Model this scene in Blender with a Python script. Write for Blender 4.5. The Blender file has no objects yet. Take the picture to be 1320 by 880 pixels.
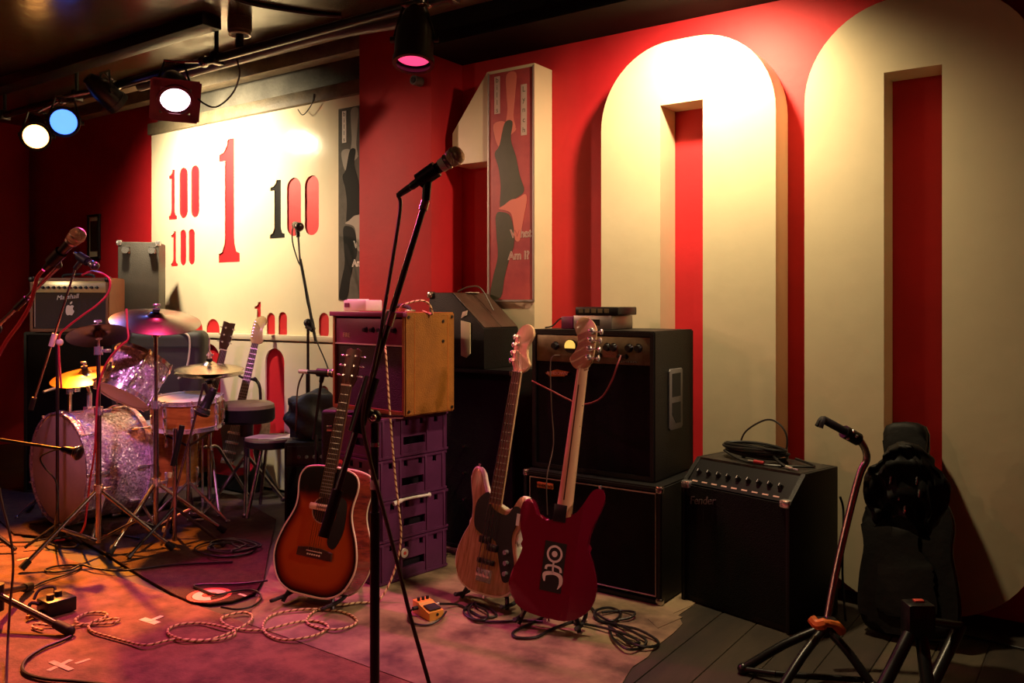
import bpy, bmesh, math, random
from mathutils import Vector as V, Matrix
random.seed(7)
R = math.radians
sc = bpy.context.scene
COL = sc.collection
# ------------------------------------------------------------------ camera, world, exposure
YAW, FPX, HY, EYE = R(35.1), 1096.0, 392.0, 1.22
FW = V((-math.sin(YAW), math.cos(YAW), 0)); RT = V((math.cos(YAW), math.sin(YAW), 0)); CAM = V((0, 0, EYE))
cd = bpy.data.cameras.new('camera'); cam = bpy.data.objects.new('camera', cd); COL.objects.link(cam)
cam.location = CAM; cam.rotation_euler = (R(90), 0, YAW)
cd.sensor_width = 36; cd.lens = 36 * FPX / 1320; cd.shift_y = -(440 - HY) / 1320; cd.clip_start = .05
sc.camera = cam
vs = sc.view_settings
sc.display_settings.display_device = 'sRGB'
vs.view_transform = 'Standard'; vs.look = 'None'; vs.gamma = 1.0; vs.exposure = 0.0; vs.use_curve_mapping = False
w = bpy.data.worlds.new('world'); sc.world = w; w.use_nodes = True
w.node_tree.nodes['Background'].inputs[0].default_value = (.9, .62, .5, 1)
w.node_tree.nodes['Background'].inputs[1].default_value = .004

def ray(x, y): return FW + (x - 660) / FPX * RT + V((0, 0, (HY - y) / FPX))
def P(x, y, d): return CAM + ray(x, y) * d                       # point at depth d
def WY(x, y, Y): r = ray(x, y); return CAM + r * (Y / r.y)      # point on the plane y = Y
def F(x, y, z=0.006): r = ray(x, y); return CAM + r * ((z - EYE) / r.z)   # point on the floor
def facing(p, phi):                                              # level direction phi degrees aside from the line to the eye
    t = V((CAM.x - p.x, CAM.y - p.y, 0)).normalized(); l = V((t.y, -t.x, 0)); a = R(phi)
    return t * math.cos(a) + l * math.sin(a)
def frame(o, n):                                                 # x along the face, y into it, z up; n = outward normal of the face
    y = -n.normalized(); z = V((0, 0, 1)); x = y.cross(z).normalized()
    return Matrix(((x.x, y.x, 0, o.x), (x.y, y.y, 0, o.y), (x.z, y.z, 1, o.z), (0, 0, 0, 1)))

# lamps of the room and a few added ones: (position, aim, colour, power, cone, blend, radius)
def spot(name, p, aim, col, power, cone, blend=.4, rad=.06, parent=None):
    l = bpy.data.lights.new(name, 'SPOT'); l.energy = power; l.color = col; l.spot_size = R(cone); l.spot_blend = blend; l.shadow_soft_size = rad
    o = bpy.data.objects.new(name, l); COL.objects.link(o); o.location = p
    o.rotation_euler = (V(aim) - V(p)).to_track_quat('-Z', 'Y').to_euler()
    return o
WARM = (1, .76, .42)
spot('unseen_lamp', (-4.9, -2.2, 2.45), (-1.9, 3.0, 1.6), (1, .62, .32), 55, 40, .8, .06)
spot('unseen_lamp', (-6.0, .8, 2.6), (-3.2, 3.52, 1.45), (1, .56, .36), 310, 30, .7, .08)
spot('unseen_lamp', (1.3, 2.95, 2.62), (-1.85, 2.75, .72), (1, .58, .44), 230, 25, .8, .08)
spot('unseen_lamp', (-2.4, .9, 2.65), (-4.55, 3.0, .55), (1, .32, .74), 260, 26, .8, .08)  # added to brighten the drum kit, out of view
spot('unseen_lamp', (-5.0, -1.9, 2.45), (-5.45, 2.8, 1.25), (1, .75, .5), 220, 13, .8, .06)       # added to brighten the small combo's white panel, out of view
spot('unseen_lamp', (-4.6, -.3, 2.6), (-2.7, 2.3, .55), (1, .20, .10), 75, 40, .8, .08)
spot('unseen_lamp', (-1.9, -1.6, 2.6), (-2.4, 2.0, .0), (1, .10, .16), 25, 50, .8, .10)

# ------------------------------------------------------------------ materials
MATS = {}
def mat(name, col, rough=.5, metal=0.0, var=.0, scale=8.0, bump=0.0, bscale=60.0, coat=0.0, col2=None, emit=None, estr=0.0, spec=None, stretch=None):
    m = bpy.data.materials.new(name); m.use_nodes = True; nt = m.node_tree; n = nt.nodes; L = nt.links
    b = n['Principled BSDF']; b.inputs['Roughness'].default_value = rough; b.inputs['Metallic'].default_value = metal
    b.inputs['Base Color'].default_value = (*col, 1)
    if coat: b.inputs['Coat Weight'].default_value = coat; b.inputs['Coat Roughness'].default_value = .08
    if spec is not None: b.inputs['Specular IOR Level'].default_value = spec
    if emit: b.inputs['Emission Color'].default_value = (*emit, 1); b.inputs['Emission Strength'].default_value = estr
    tc = n.new('ShaderNodeTexCoord'); src = tc.outputs['Object']
    if stretch:
        mp = n.new('ShaderNodeMapping'); mp.inputs['Scale'].default_value = stretch; L.new(src, mp.inputs[0]); src = mp.outputs[0]
    if var or col2:
        nz = n.new('ShaderNodeTexNoise'); nz.inputs['Scale'].default_value = scale; nz.inputs['Detail'].default_value = 6; nz.inputs['Roughness'].default_value = .6
        L.new(src, nz.inputs['Vector'])
        cr = n.new('ShaderNodeValToRGB'); L.new(nz.outputs['Fac'], cr.inputs[0])
        c2 = col2 or tuple(c * (1 - var) for c in col)
        cr.color_ramp.elements[0].position = .35; cr.color_ramp.elements[0].color = (*c2, 1)
        cr.color_ramp.elements[1].position = .62; cr.color_ramp.elements[1].color = (*col, 1)
        L.new(cr.outputs[0], b.inputs['Base Color'])
    if bump:
        nb = n.new('ShaderNodeTexNoise'); nb.inputs['Scale'].default_value = bscale; nb.inputs['Detail'].default_value = 4
        L.new(src, nb.inputs['Vector'])
        bp = n.new('ShaderNodeBump'); bp.inputs['Strength'].default_value = bump; bp.inputs['Distance'].default_value = .01
        L.new(nb.outputs['Fac'], bp.inputs['Height']); L.new(bp.outputs[0], b.inputs['Normal'])
    MATS[name] = m; return m
mat('red_paint', (.60, .012, .022), .58, var=.15, scale=3, bump=.12, bscale=25)
mat('cream_gloss', (.78, .66, .44), .24, var=.06, scale=4, bump=.10, bscale=14)
mat('cream_panel', (.82, .72, .52), .11, var=.05, scale=3, bump=.09, bscale=11)
mat('cream_matt', (.62, .50, .32), .5, var=.12, scale=5)
mat('ceiling_paint', (.065, .038, .02), .22, var=.45, scale=2.2, bump=.35, bscale=7)
mat('black_paint', (.008, .007, .007), .8, var=.4, spec=.2)
mat('grey_plaster', (.16, .15, .12), .7, var=.4, scale=5, bump=.3)
mat('beam_paint', (.20, .16, .10), .55, var=.4, scale=9, bump=.3)
mat('carpet_mat', (.26, .115, .072), .85, scale=9, col2=(.11, .045, .028), bump=.4, bscale=120)
mat('lino', (.36, .25, .145), .62, scale=4.5, col2=(.085, .052, .03), bump=.15, bscale=40)
mat('board', (.050, .034, .020), .6, scale=6, col2=(.018, .013, .009), bump=.2, bscale=30, stretch=(1, .25, 1))
mat('board_worn', (.11, .085, .045), .65, scale=5, col2=(.03, .022, .014), bump=.2, bscale=30, stretch=(1, .3, 1))
mat('rug', (.085, .036, .018), .95, scale=30, col2=(.045, .018, .010), bump=.6, bscale=220)
mat('tape', (.75, .62, .52), .6)
mat('tolex', (.007, .0065, .0065), .5, spec=.35, bump=.25, bscale=180)
mat('tolex_worn', (.03, .024, .02), .5, var=.5, scale=12, bump=.25, bscale=120)
mat('tolex_brown', (.10, .05, .035), .38, var=.3, scale=10, bump=.2, bscale=120)
mat('tolex_gold', (.36, .135, .02), .45, var=.25, scale=14, bump=.35, bscale=160)
mat('tolex_grey', (.05, .042, .034), .5, var=.2, bump=.25, bscale=150)
mat('tolex_rust', (.23, .075, .03), .45, var=.2, bump=.25, bscale=150)
mat('grille_black', (.006, .005, .005), .8, spec=.2, bump=.6, bscale=260)
mat('grille_dark', (.035, .018, .026), .7, bump=.6, bscale=240)
mat('grille_brown', (.045, .03, .028), .7, bump=.5, bscale=240)
mat('piping', (.62, .52, .44), .5)
mat('chrome', (.86, .84, .82), .18, .82)
mat('chrome_worn', (.55, .5, .46), .25, 1.0, var=.3, scale=20)
mat('steel_dark', (.10, .09, .09), .3, .9)
mat('black_metal', (.012, .012, .013), .32)
mat('black_rubber', (.010, .010, .010), .7)
mat('black_plastic', (.012, .011, .012), .35, spec=.35)
mat('grey_plastic', (.14, .13, .13), .45)
mat('white_plastic', (.80, .78, .80), .4)
mat('cream_plastic', (.75, .60, .36), .4)
mat('panel_gold', (.72, .62, .36), .28, .35)
mat('panel_grey', (.20, .16, .09), .35, .5, var=.4, scale=14)
mat('panel_purple', (.20, .022, .10), .4, var=.1)
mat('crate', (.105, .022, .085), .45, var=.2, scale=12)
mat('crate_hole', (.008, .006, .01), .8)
mat('paper', (.82, .76, .70), .7)
mat('paper_worn', (.60, .44, .36), .7, var=.4, scale=40)
mat('vu_yellow', (.9, .62, .12), .4, emit=(1, .62, .12), estr=.9)
mat('brass', (.50, .25, .06), .3, 1.0, var=.25, scale=9)
mat('bronze', (.075, .048, .03), .26, 1.0, var=.35, scale=7)
mat('cymbal_pale', (.62, .50, .36), .24, 1.0, var=.2, scale=7)
mat('drum_skin', (.80, .74, .66), .55)
mat('skin_front', (.58, .50, .36), .5, var=.2, scale=6)
mat('drum_wood', (.45, .17, .03), .25, coat=.6, scale=6, col2=(.26, .085, .015), stretch=(1, 1, 6))
mat('mahogany', (.26, .040, .022), .25, coat=.7, scale=8, col2=(.10, .014, .010), stretch=(1, 8, 1))
mat('neck_wood', (.16, .07, .035), .35, var=.3, scale=20)
mat('rosewood', (.055, .026, .016), .4, var=.4, scale=25)
mat('maple', (.70, .46, .25), .28, coat=.5, var=.12, scale=10, stretch=(6, 1, 1))
mat('walnut', (.05, .018, .010), .4)
mat('metal_red', (.20, .004, .026), .20, coat=1.0, var=.1, scale=300)
mat('ash_body', (.46, .32, .14), .2, coat=.4, scale=9, col2=(.26, .165, .06), stretch=(9, 1, 1))
mat('cream_edge', (.80, .74, .58), .25, coat=.6)  # on the natural bass this cream stands for light on its edges
mat('strat_red', (.40, .012, .03), .2, coat=.8)
mat('sunburst_dark', (.10, .03, .012), .25, coat=.6)
mat('ivory', (.86, .74, .52), .4)
mat('nickel', (.62, .56, .5), .28, 1.0)
mat('white_symbol', (.85, .80, .76), .5)
mat('sticker_red', (.75, .09, .06), .5)
mat('leather', (.005, .0045, .0045), .6, bump=.3, bscale=18, spec=.18)
mat('jacket', (.006, .0055, .005), .6, bump=.5, bscale=14)
mat('olive_cloth', (.22, .18, .11), .7, var=.2)
mat('cover_green', (.018, .018, .013), .6, var=.3, scale=5, bump=.3, bscale=10)
mat('orange_tape', (.85, .20, .035), .5)
mat('pedal_yellow', (.90, .42, .07), .35)
mat('cable_black', (.010, .009, .009), .45)
mat('cable_brown', (.09, .055, .04), .45)
mat('cable_red', (.55, .03, .05), .4)
mat('cable_white', (.65, .58, .45), .5)
mat('cable_dull_red', (.22, .03, .03), .5)
mat('silver_body', (.36, .33, .31), .35, .7)
mat('mic_grille', (.70, .56, .40), .35, .4, bump=.9, bscale=420)
mat('picture_dark', (.03, .025, .02), .4, var=.4)
mat('poster_grey', (.11, .10, .085), .7, spec=.12, var=.2, scale=20)
mat('poster_black', (.010, .009, .008), .7, spec=.12)
mat('poster_pale', (.30, .26, .21), .65, var=.15)
mat('poster_lit_red', (.52, .075, .075), .3, scale=6, col2=(.36, .04, .055))
mat('poster_lit_dark', (.075, .07, .04), .3, var=.2)
mat('poster_lit_pale', (.78, .20, .15), .3)
mat('poster_lit_strip', (.62, .42, .36), .4)
mat('logo_pink', (.70, .42, .36), .45)
mat('logo_orange', (.55, .16, .03), .45)
mat('logo_grey', (.22, .19, .19), .4, .5)
mat('red_case', (.40, .016, .03), .5)
mat('gel_red', (.16, .004, .02), .4)
mat('lens_pink', (1, .5, .7), .3, emit=(1, .62, .74), estr=6)
mat('lens_rose', (1, .2, .4), .3, emit=(1, .06, .20), estr=1.3)
mat('lens_blue', (.2, .5, 1), .3, emit=(.05, .15, 1), estr=4)
mat('lens_amber', (1, .8, .5), .3, emit=(1, .40, .09), estr=11)
mat('lens_warm', (1, .8, .5), .3, emit=(1, .78, .45), estr=6)
# glitter wrap: each little flake has its own tilt
def sparkle():
    m = bpy.data.materials.new('sparkle'); m.use_nodes = True; nt = m.node_tree; n = nt.nodes; L = nt.links; b = n['Principled BSDF']
    tc = n.new('ShaderNodeTexCoord'); vo = n.new('ShaderNodeTexVoronoi'); vo.inputs['Scale'].default_value = 130; L.new(tc.outputs['Object'], vo.inputs['Vector'])
    g = n.new('ShaderNodeNewGeometry'); s1 = n.new('ShaderNodeVectorMath'); s1.operation = 'SUBTRACT'; s1.inputs[1].default_value = (.5, .5, .5); L.new(vo.outputs['Color'], s1.inputs[0])
    s2 = n.new('ShaderNodeVectorMath'); s2.operation = 'SCALE'; s2.inputs['Scale'].default_value = .75; L.new(s1.outputs[0], s2.inputs[0])
    ad = n.new('ShaderNodeVectorMath'); ad.operation = 'ADD'; L.new(g.outputs['Normal'], ad.inputs[0]); L.new(s2.outputs[0], ad.inputs[1])
    no = n.new('ShaderNodeVectorMath'); no.operation = 'NORMALIZE'; L.new(ad.outputs[0], no.inputs[0]); L.new(no.outputs[0], b.inputs['Normal'])
    cr = n.new('ShaderNodeValToRGB'); sx = n.new('ShaderNodeSeparateXYZ'); L.new(vo.outputs['Color'], sx.inputs[0]); L.new(sx.outputs[0], cr.inputs[0]); L.new(cr.outputs[0], b.inputs['Base Color'])
    e = cr.color_ramp.elements; e[0].position = .25; e[0].color = (.52, .40, .54, 1); e[1].position = .95; e[1].color = (1, .86, .98, 1); b.inputs['Metallic'].default_value = .5; b.inputs['Roughness'].default_value = .30
    b.inputs['Coat Weight'].default_value = .6; b.inputs['Coat Roughness'].default_value = .1
    MATS['sparkle'] = m
sparkle()
def burst():                                                     # sunburst finish of the acoustic top, from a stored distance to the rim
    m = bpy.data.materials.new('sunburst'); m.use_nodes = True; nt = m.node_tree; n = nt.nodes; L = nt.links; b = n['Principled BSDF']
    a = n.new('ShaderNodeAttribute'); a.attribute_name = 'burst'; cr = n.new('ShaderNodeValToRGB'); L.new(a.outputs['Fac'], cr.inputs[0])
    e = cr.color_ramp.elements; e[0].position = .0; e[0].color = (.50, .115, .018, 1); e[1].position = 1; e[1].color = (.010, .005, .004, 1)
    for p, c in ((.45, (.42, .085, .014, 1)), (.66, (.22, .032, .008, 1)), (.86, (.03, .008, .005, 1))): x = e.new(p); x.color = c
    L.new(cr.outputs[0], b.inputs['Base Color']); b.inputs['Roughness'].default_value = .16; b.inputs['Specular IOR Level'].default_value = .4
    MATS['sunburst'] = m
burst()
def striped():                                                   # woven cable cover: spiral of cream and dark thread
    m = bpy.data.materials.new('cable_woven'); m.use_nodes = True; nt = m.node_tree; n = nt.nodes; L = nt.links; b = n['Principled BSDF']
    u = n.new('ShaderNodeUVMap'); sp = n.new('ShaderNodeSeparateXYZ'); L.new(u.outputs[0], sp.inputs[0])
    m1 = n.new('ShaderNodeMath'); m1.operation = 'MULTIPLY_ADD'; L.new(sp.outputs['Y'], m1.inputs[0]); m1.inputs[1].default_value = 38; L.new(sp.outputs['X'], m1.inputs[2])
    fr = n.new('ShaderNodeMath'); fr.operation = 'FRACT'; L.new(m1.outputs[0], fr.inputs[0])
    cr = n.new('ShaderNodeValToRGB'); cr.color_ramp.interpolation = 'CONSTANT'; L.new(fr.outputs[0], cr.inputs[0])
    e = cr.color_ramp.elements; e[0].color = (.78, .60, .30, 1); e[1].position = .66; e[1].color = (.20, .06, .02, 1)
    L.new(cr.outputs[0], b.inputs['Base Color']); b.inputs['Roughness'].default_value = .6; MATS['cable_woven'] = m
striped()

# ------------------------------------------------------------------ mesh helpers
def spline(pts, n=8, closed=False):
    pts = [V(p) for p in pts]; N = len(pts); out = []
    rng = range(N) if closed else range(N - 1)
    for i in rng:
        if closed: a, b, c, d = pts[(i - 1) % N], pts[i], pts[(i + 1) % N], pts[(i + 2) % N]
        else: a, b, c, d = pts[max(i - 1, 0)], pts[i], pts[i + 1], pts[min(i + 2, N - 1)]
        for k in range(n):
            t = k / n
            out.append(.5 * ((2 * b) + (c - a) * t + (2 * a - 5 * b + 4 * c - d) * t * t + (3 * b - a - 3 * c + d) * t ** 3))
    if not closed: out.append(pts[-1])
    return out
class B:
    def __init__(s): s.bm = bmesh.new()
    def box(s, c, size, bev=0.0, M=None, seg=2):
        m = Matrix.LocRotScale(V(c), None, V(size))
        if M is not None: m = M @ m
        r = bmesh.ops.create_cube(s.bm, size=1, matrix=m)
        if bev:
            es = {e for v in r['verts'] for e in v.link_edges}
            bmesh.ops.bevel(s.bm, geom=list(es), offset=bev, segments=seg, affect='EDGES', profile=.5)
        return s
    def rod(s, p, q, r, r2=None, n=10, caps=True):
        p, q = V(p), V(q); d = q - p
        M = Matrix.Translation((p + q) / 2) @ d.to_track_quat('Z', 'Y').to_matrix().to_4x4()
        bmesh.ops.create_cone(s.bm, cap_ends=caps, segments=n, radius1=r, radius2=r if r2 is None else r2, depth=d.length, matrix=M); return s
    def sph(s, c, r, sc=(1, 1, 1), M=None, n=12):
        m = Matrix.LocRotScale(V(c), None, V(sc) * r)
        if M is not None: m = M @ m
        bmesh.ops.create_uvsphere(s.bm, u_segments=n, v_segments=max(6, n // 2 + 1), radius=1, matrix=m); return s
    def tube(s, pts, r, n=6, smooth=6, closed=False, uv=False):
        pts = spline(pts, smooth, closed) if smooth else [V(p) for p in pts]
        N = len(pts); rings = []; prev = None; L = [0.0]
        for i, p in enumerate(pts):
            t = (pts[(i + 1) % N] - pts[i - 1]) if closed or 0 < i < N - 1 else (pts[1] - pts[0] if i == 0 else pts[-1] - pts[-2])
            if t.length < 1e-9: t = V((0, 0, 1))
            t.normalize()
            if prev is None: prev = t.orthogonal().normalized()
            prev = (prev - t * prev.dot(t))
            prev = prev.normalized() if prev.length > 1e-6 else t.orthogonal().normalized()
            b = t.cross(prev)
            rr = r[i * (len(r) - 1) // max(N - 1, 1)] if isinstance(r, (list, tuple)) else r
            rings.append([s.bm.verts.new(p + (prev * math.cos(2 * math.pi * k / n) + b * math.sin(2 * math.pi * k / n)) * rr) for k in range(n)])
            if i: L.append(L[-1] + (pts[i] - pts[i - 1]).length)
        lay = s.bm.loops.layers.uv.verify() if uv else None
        for i in range(N if closed else N - 1):
            a, b2 = rings[i], rings[(i + 1) % N]
            for k in range(n):
                f = s.bm.faces.new((a[k], a[(k + 1) % n], b2[(k + 1) % n], b2[k]))
                if uv:
                    for lp, (uu, vv) in zip(f.loops, ((k, i), (k + 1, i), (k + 1, i + 1), (k, i + 1))): lp[lay].uv = (uu / n, L[min(vv, N - 1)])
        if not closed:
            s.bm.faces.new(list(reversed(rings[0]))); s.bm.faces.new(rings[-1])
        return s
    def lathe(s, prof, M=None, n=28, close=True):                # profile of (radius, height) round local z
        rings = []
        for r, z in prof:
            if r < 1e-6: rings.append([s.bm.verts.new((0, 0, z))])
            else: rings.append([s.bm.verts.new((r * math.cos(2 * math.pi * k / n), r * math.sin(2 * math.pi * k / n), z)) for k in range(n)])
        new = [v for r in rings for v in r]
        for a, b in zip(rings, rings[1:]):
            for k in range(n):
                k2 = (k + 1) % n
                if len(a) == 1 and len(b) == 1: continue
                if len(a) == 1: s.bm.faces.new((a[0], b[k], b[k2]))
                elif len(b) == 1: s.bm.faces.new((a[k], a[k2], b[0]))
                else: s.bm.faces.new((a[k], a[k2], b[k2], b[k]))
        if M is not None: bmesh.ops.transform(s.bm, matrix=M, verts=new)
        return s
    def prism(s, out, w0, w1, bev=0.0, M=None, seg=2):           # outline in x,y, extruded along z from w0 to w1
        vb = [s.bm.verts.new((p[0], p[1], w0)) for p in out]; vt = [s.bm.verts.new((p[0], p[1], w1)) for p in out]; n = len(out)
        fb = s.bm.faces.new(list(reversed(vb))); ft = s.bm.faces.new(vt)
        for k in range(n): s.bm.faces.new((vb[k], vb[(k + 1) % n], vt[(k + 1) % n], vt[k]))
        new = vb + vt
        if bev:
            es = list(set(fb.edges) | set(ft.edges))
            r = bmesh.ops.bevel(s.bm, geom=es, offset=bev, segments=seg, affect='EDGES', profile=.5, clamp_overlap=True)
            new = list(set(v for v in new if v.is_valid) | set(r['verts']))
        if M is not None: bmesh.ops.transform(s.bm, matrix=M, verts=[v for v in new if v.is_valid])
        return s
    def obj(s, name, m, parent=None, world=False, sharp=40, smooth=True):
        if world and parent is not None: bmesh.ops.transform(s.bm, matrix=WM[parent.name].inverted(), verts=s.bm.verts)
        bmesh.ops.recalc_face_normals(s.bm, faces=s.bm.faces)
        me = bpy.data.meshes.new(name); s.bm.to_mesh(me); s.bm.free()
        return link(name, me, m, parent, sharp, smooth)
def link(name, me, m, parent=None, sharp=40, smooth=True):
    if smooth and len(me.polygons): me.shade_smooth(); me.set_sharp_from_angle(angle=R(sharp))
    me.materials.clear(); me.materials.append(MATS[m] if isinstance(m, str) else m)
    o = bpy.data.objects.new(name, me); COL.objects.link(o)
    if parent is not None: o.parent = parent; WM[o.name] = WM[parent.name]
    else: WM[o.name] = Matrix.Identity(4)
    return o
WM = {}
def tag(o, label, cat, group=None):
    o['label'] = label; o['category'] = cat
    if group: o['group'] = group
    return o
def thing(name, label, cat, M, group=None):
    o = bpy.data.objects.new(name, None); COL.objects.link(o); o.empty_display_size = .1
    if isinstance(M, V): M = Matrix.Translation(M)
    o.matrix_world = M; WM[o.name] = M.copy(); return tag(o, label, cat, group)
def structure(o): o['kind'] = 'structure'; return o
def dup(root, M, label):                                         # copy of a thing with its parts and sub-parts
    r = root.copy(); COL.objects.link(r); r.matrix_world = M; WM[r.name] = M.copy(); r['label'] = label
    def rec(a, b):
        for ch in list(a.children):
            c = ch.copy(); COL.objects.link(c); c.parent = b; WM[c.name] = WM[b.name]; rec(ch, c)
    rec(root, r); return r
def cutout(name, outer, holes, depth, m, parent=None, M=None, bevel=0.0):  # flat plate with openings: outlines in x,y, thickness along z
    cu = bpy.data.curves.new(name, 'CURVE'); cu.dimensions = '2D'; cu.fill_mode = 'BOTH'; cu.extrude = depth / 2
    for pts in [outer] + holes:
        sp = cu.splines.new('POLY'); sp.points.add(len(pts) - 1); sp.use_cyclic_u = True
        for q, p in zip(sp.points, pts): q.co = (p[0], p[1], 0, 1)
    o = bpy.data.objects.new(name, cu); COL.objects.link(o)
    dg = bpy.context.evaluated_depsgraph_get(); me = bpy.data.meshes.new_from_object(o.evaluated_get(dg)); bpy.data.objects.remove(o); bpy.data.curves.remove(cu)
    if M is not None: me.transform(M)
    me.name = name
    return link(name, me, m, parent, 30)
def text(name, s, size, M, m, parent=None, extrude=.0006, align='CENTER', shear=0, offset=0, world=False):
    cu = bpy.data.curves.new(name, 'FONT'); cu.body = s; cu.size = size; cu.extrude = extrude; cu.align_x = align; cu.align_y = 'CENTER'; cu.shear = shear; cu.offset = offset; cu.resolution_u = 3
    o = bpy.data.objects.new(name, cu); COL.objects.link(o)
    dg = bpy.context.evaluated_depsgraph_get(); me = bpy.data.meshes.new_from_object(o.evaluated_get(dg)); bpy.data.objects.remove(o); bpy.data.curves.remove(cu)
    me.transform(M); me.name = name
    return link(name, me, m, parent, 30, False)
def XZ(X, Y, Z): return Matrix(((1, 0, 0, X), (0, 0, -1, Y), (0, 1, 0, Z), (0, 0, 0, 1)))     # x,y of a drawing -> X,Z of a wall facing the stage
FRONT = XZ(0, 0, 0)                                              # same, inside a thing's own frame (drawing on its front face)
# ------------------------------------------------------------------ the setting
ZF, WALL, CEIL = 3.62, 3.79, 2.80                                # faces of the big numerals, red wall behind, ceiling
floor = structure(B().box((-2.8, .4, -.06), (11, 7.2, .12)).obj('floor', 'board'))
b = B().box((-3.3, WALL + .06, 1.4), (9.6, .12, 2.8)); structure(b.obj('wall_back', 'red_paint'))
b = B().box((-7.95, 1.2, 1.4), (.12, 5.06, 2.8)); structure(b.obj('wall_side', 'red_paint'))
b = B().box((1.46, 1.2, 1.4), (.12, 5.06, 2.8)); structure(b.obj('wall_far_side', 'red_paint'))
b = B().box((-2.8, .4, CEIL + .06), (11, 7.2, .12)); structure(b.obj('ceiling', 'ceiling_paint'))
PX0, PX1 = WY(463, 0, 3.52).x, WY(556, 0, 3.52).x
b = B().box(((PX0 + PX1) / 2, (3.52 + WALL) / 2, 1.4), (PX1 - PX0, WALL - 3.52, 2.8), .004); structure(b.obj('pillar', 'red_paint'))
b = B().box(((PX1 + 1.4) / 2, (3.40 + WALL) / 2, (2.575 + CEIL) / 2), (1.4 - PX1, WALL - 3.40, CEIL - 2.575)); structure(b.obj('ceiling_beam', 'black_paint'))
b = B().box((-4.5, 3.36, CEIL - .035), (2.1 * 2.4, .09, .07), .006); structure(b.obj('ceiling_beam', 'beam_paint'))
b = B().box((-5.1, 3.58, CEIL - .05), (3.3, .10, .10), .008); structure(b.obj('ceiling_beam', 'beam_paint'))
PLX0, PLX1 = WY(195, 0, 3.72).x, PX0
b = B().box(((PLX0 + PLX1) / 2, WALL - .008, 2.66), (PLX1 - PLX0, .016, .28)); structure(b.obj('trim_1', 'grey_plaster'))
b = B().box(((PLX0 + PLX1) / 2, 3.735, 2.545), (PLX1 - PLX0 - .004, .10, .085), .004); structure(b.obj('trim_2', 'beam_paint'))
# floor boards, stage carpet and worn sheet lino lie in the floor
random.seed(3)
for i in range(23):
    x0 = -2.30 + i * .15
    mt = 'board_worn' if i in (11, 12) else 'board'
    B().box((x0 + .075, 1.75, .0005), (.146, 3.72, .006), .0015, seg=1).obj('plank', mt, floor)
a1, a2 = F(262, 784, 0), F(555, 890, 0); dl = (a2 - a1).normalized()
s0, s1 = a1 - dl * 1.5, a2 + dl * 1.4
B().prism([(s0.x, s0.y), (s1.x, s1.y), (s1.x - .2, -1.4), (-7.8, -1.4), (-7.8, s0.y + .9)], 0, .004).obj('carpet', 'carpet_mat', floor)
edge = [(1010, 700), (950, 742), (905, 768), (893, 782), (874, 795), (880, 806), (868, 818), (842, 838), (836, 848), (815, 862), (806, 876), (797, 892), (772, 930), (757, 960)]
rag = [F(x, y, 0) for x, y in edge]
ys = [(p.x, p.y) for p in rag]
B().prism([(F(x, y, 0).x, F(x, y, 0).y) for x, y in ((757, 960), (555, 890), (377, 826), (318, 805), (345, 742), (368, 676), (392, 640), (420, 610))] + [(rag[0].x - .9, 3.55), (rag[0].x, 3.55)] + ys[:-1], .0042, .0066).obj('lino', 'lino', floor)
B().prism([(F(x, y, 0).x, F(x, y, 0).y) for x, y in ((835, 800), (892, 774), (893, 782), (868, 793), (880, 798), (848, 812))], .0067, .0085).obj('lino_flap', 'lino', floor)
FZ = .0075

# ------------------------------------------------------------------ big numerals on the wall
def stadium(x0, x1, z0, z1, rx, rz, n=14):
    out = []
    for cx, cz, a0 in ((x1 - rx, z1 - rz, 0), (x0 + rx, z1 - rz, 90), (x0 + rx, z0 + rz, 180), (x1 - rx, z0 + rz, 270)):
        out += [(cx + rx * math.cos(R(a0 + 90 * k / n)), cz + rz * math.sin(R(a0 + 90 * k / n))) for k in range(n + 1)]
    return out
DEP = WALL - ZF - .004
Zp = lambda x, y: (WY(x, y, ZF).x, WY(x, y, ZF).z)
zx0, zx1 = Zp(775, 0)[0], Zp(1000, 0)[0]; ztop = Zp(940, 38)[1]
hx0, hx1, hz = Zp(851, 0)[0], Zp(906, 0)[0], Zp(878, 132)[1]
def zero(ox, label):
    W = zx1 - zx0
    o = [(x + ox, z) for x, z in stadium(zx0, zx1, .02, ztop, W * .43, W * .44)]
    h = [(hx0 + ox, .42), (hx1 + ox, .42), (hx1 + ox, hz), (hx0 + ox, hz)]
    z = cutout('giant_numeral_zero', o, [h], DEP, 'cream_gloss', None, XZ(0, ZF + DEP / 2, 0))
    return tag(z, label, 'sign numeral')
zero(0, 'giant cream wooden zero lit white at its top, behind the tall bass amplifier')
zero(Zp(1037, 0)[0] - zx0, 'giant cream wooden zero with a dark red slot, behind the black gig bag')
ox0, ox1 = Zp(628, 0)[0], Zp(689, 0)[0]; otop = Zp(689, 81)[1]; ofl = Zp(587, 0)[0]
fz0 = Zp(600, 211)[1]; fz1 = Zp(583, 172)[1]
o = [(ox0, .02), (ox1, .02), (ox1, otop), (ox0, otop), (ofl - .02, fz1), (ofl - .02, fz0), (ox0, fz0)]
n1 = tag(cutout('giant_numeral_one', o, [], DEP, 'cream_gloss', None, XZ(0, ZF + DEP / 2, 0)), 'giant cream wooden numeral one carrying a poster coloured as if lit red', 'sign numeral')

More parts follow.
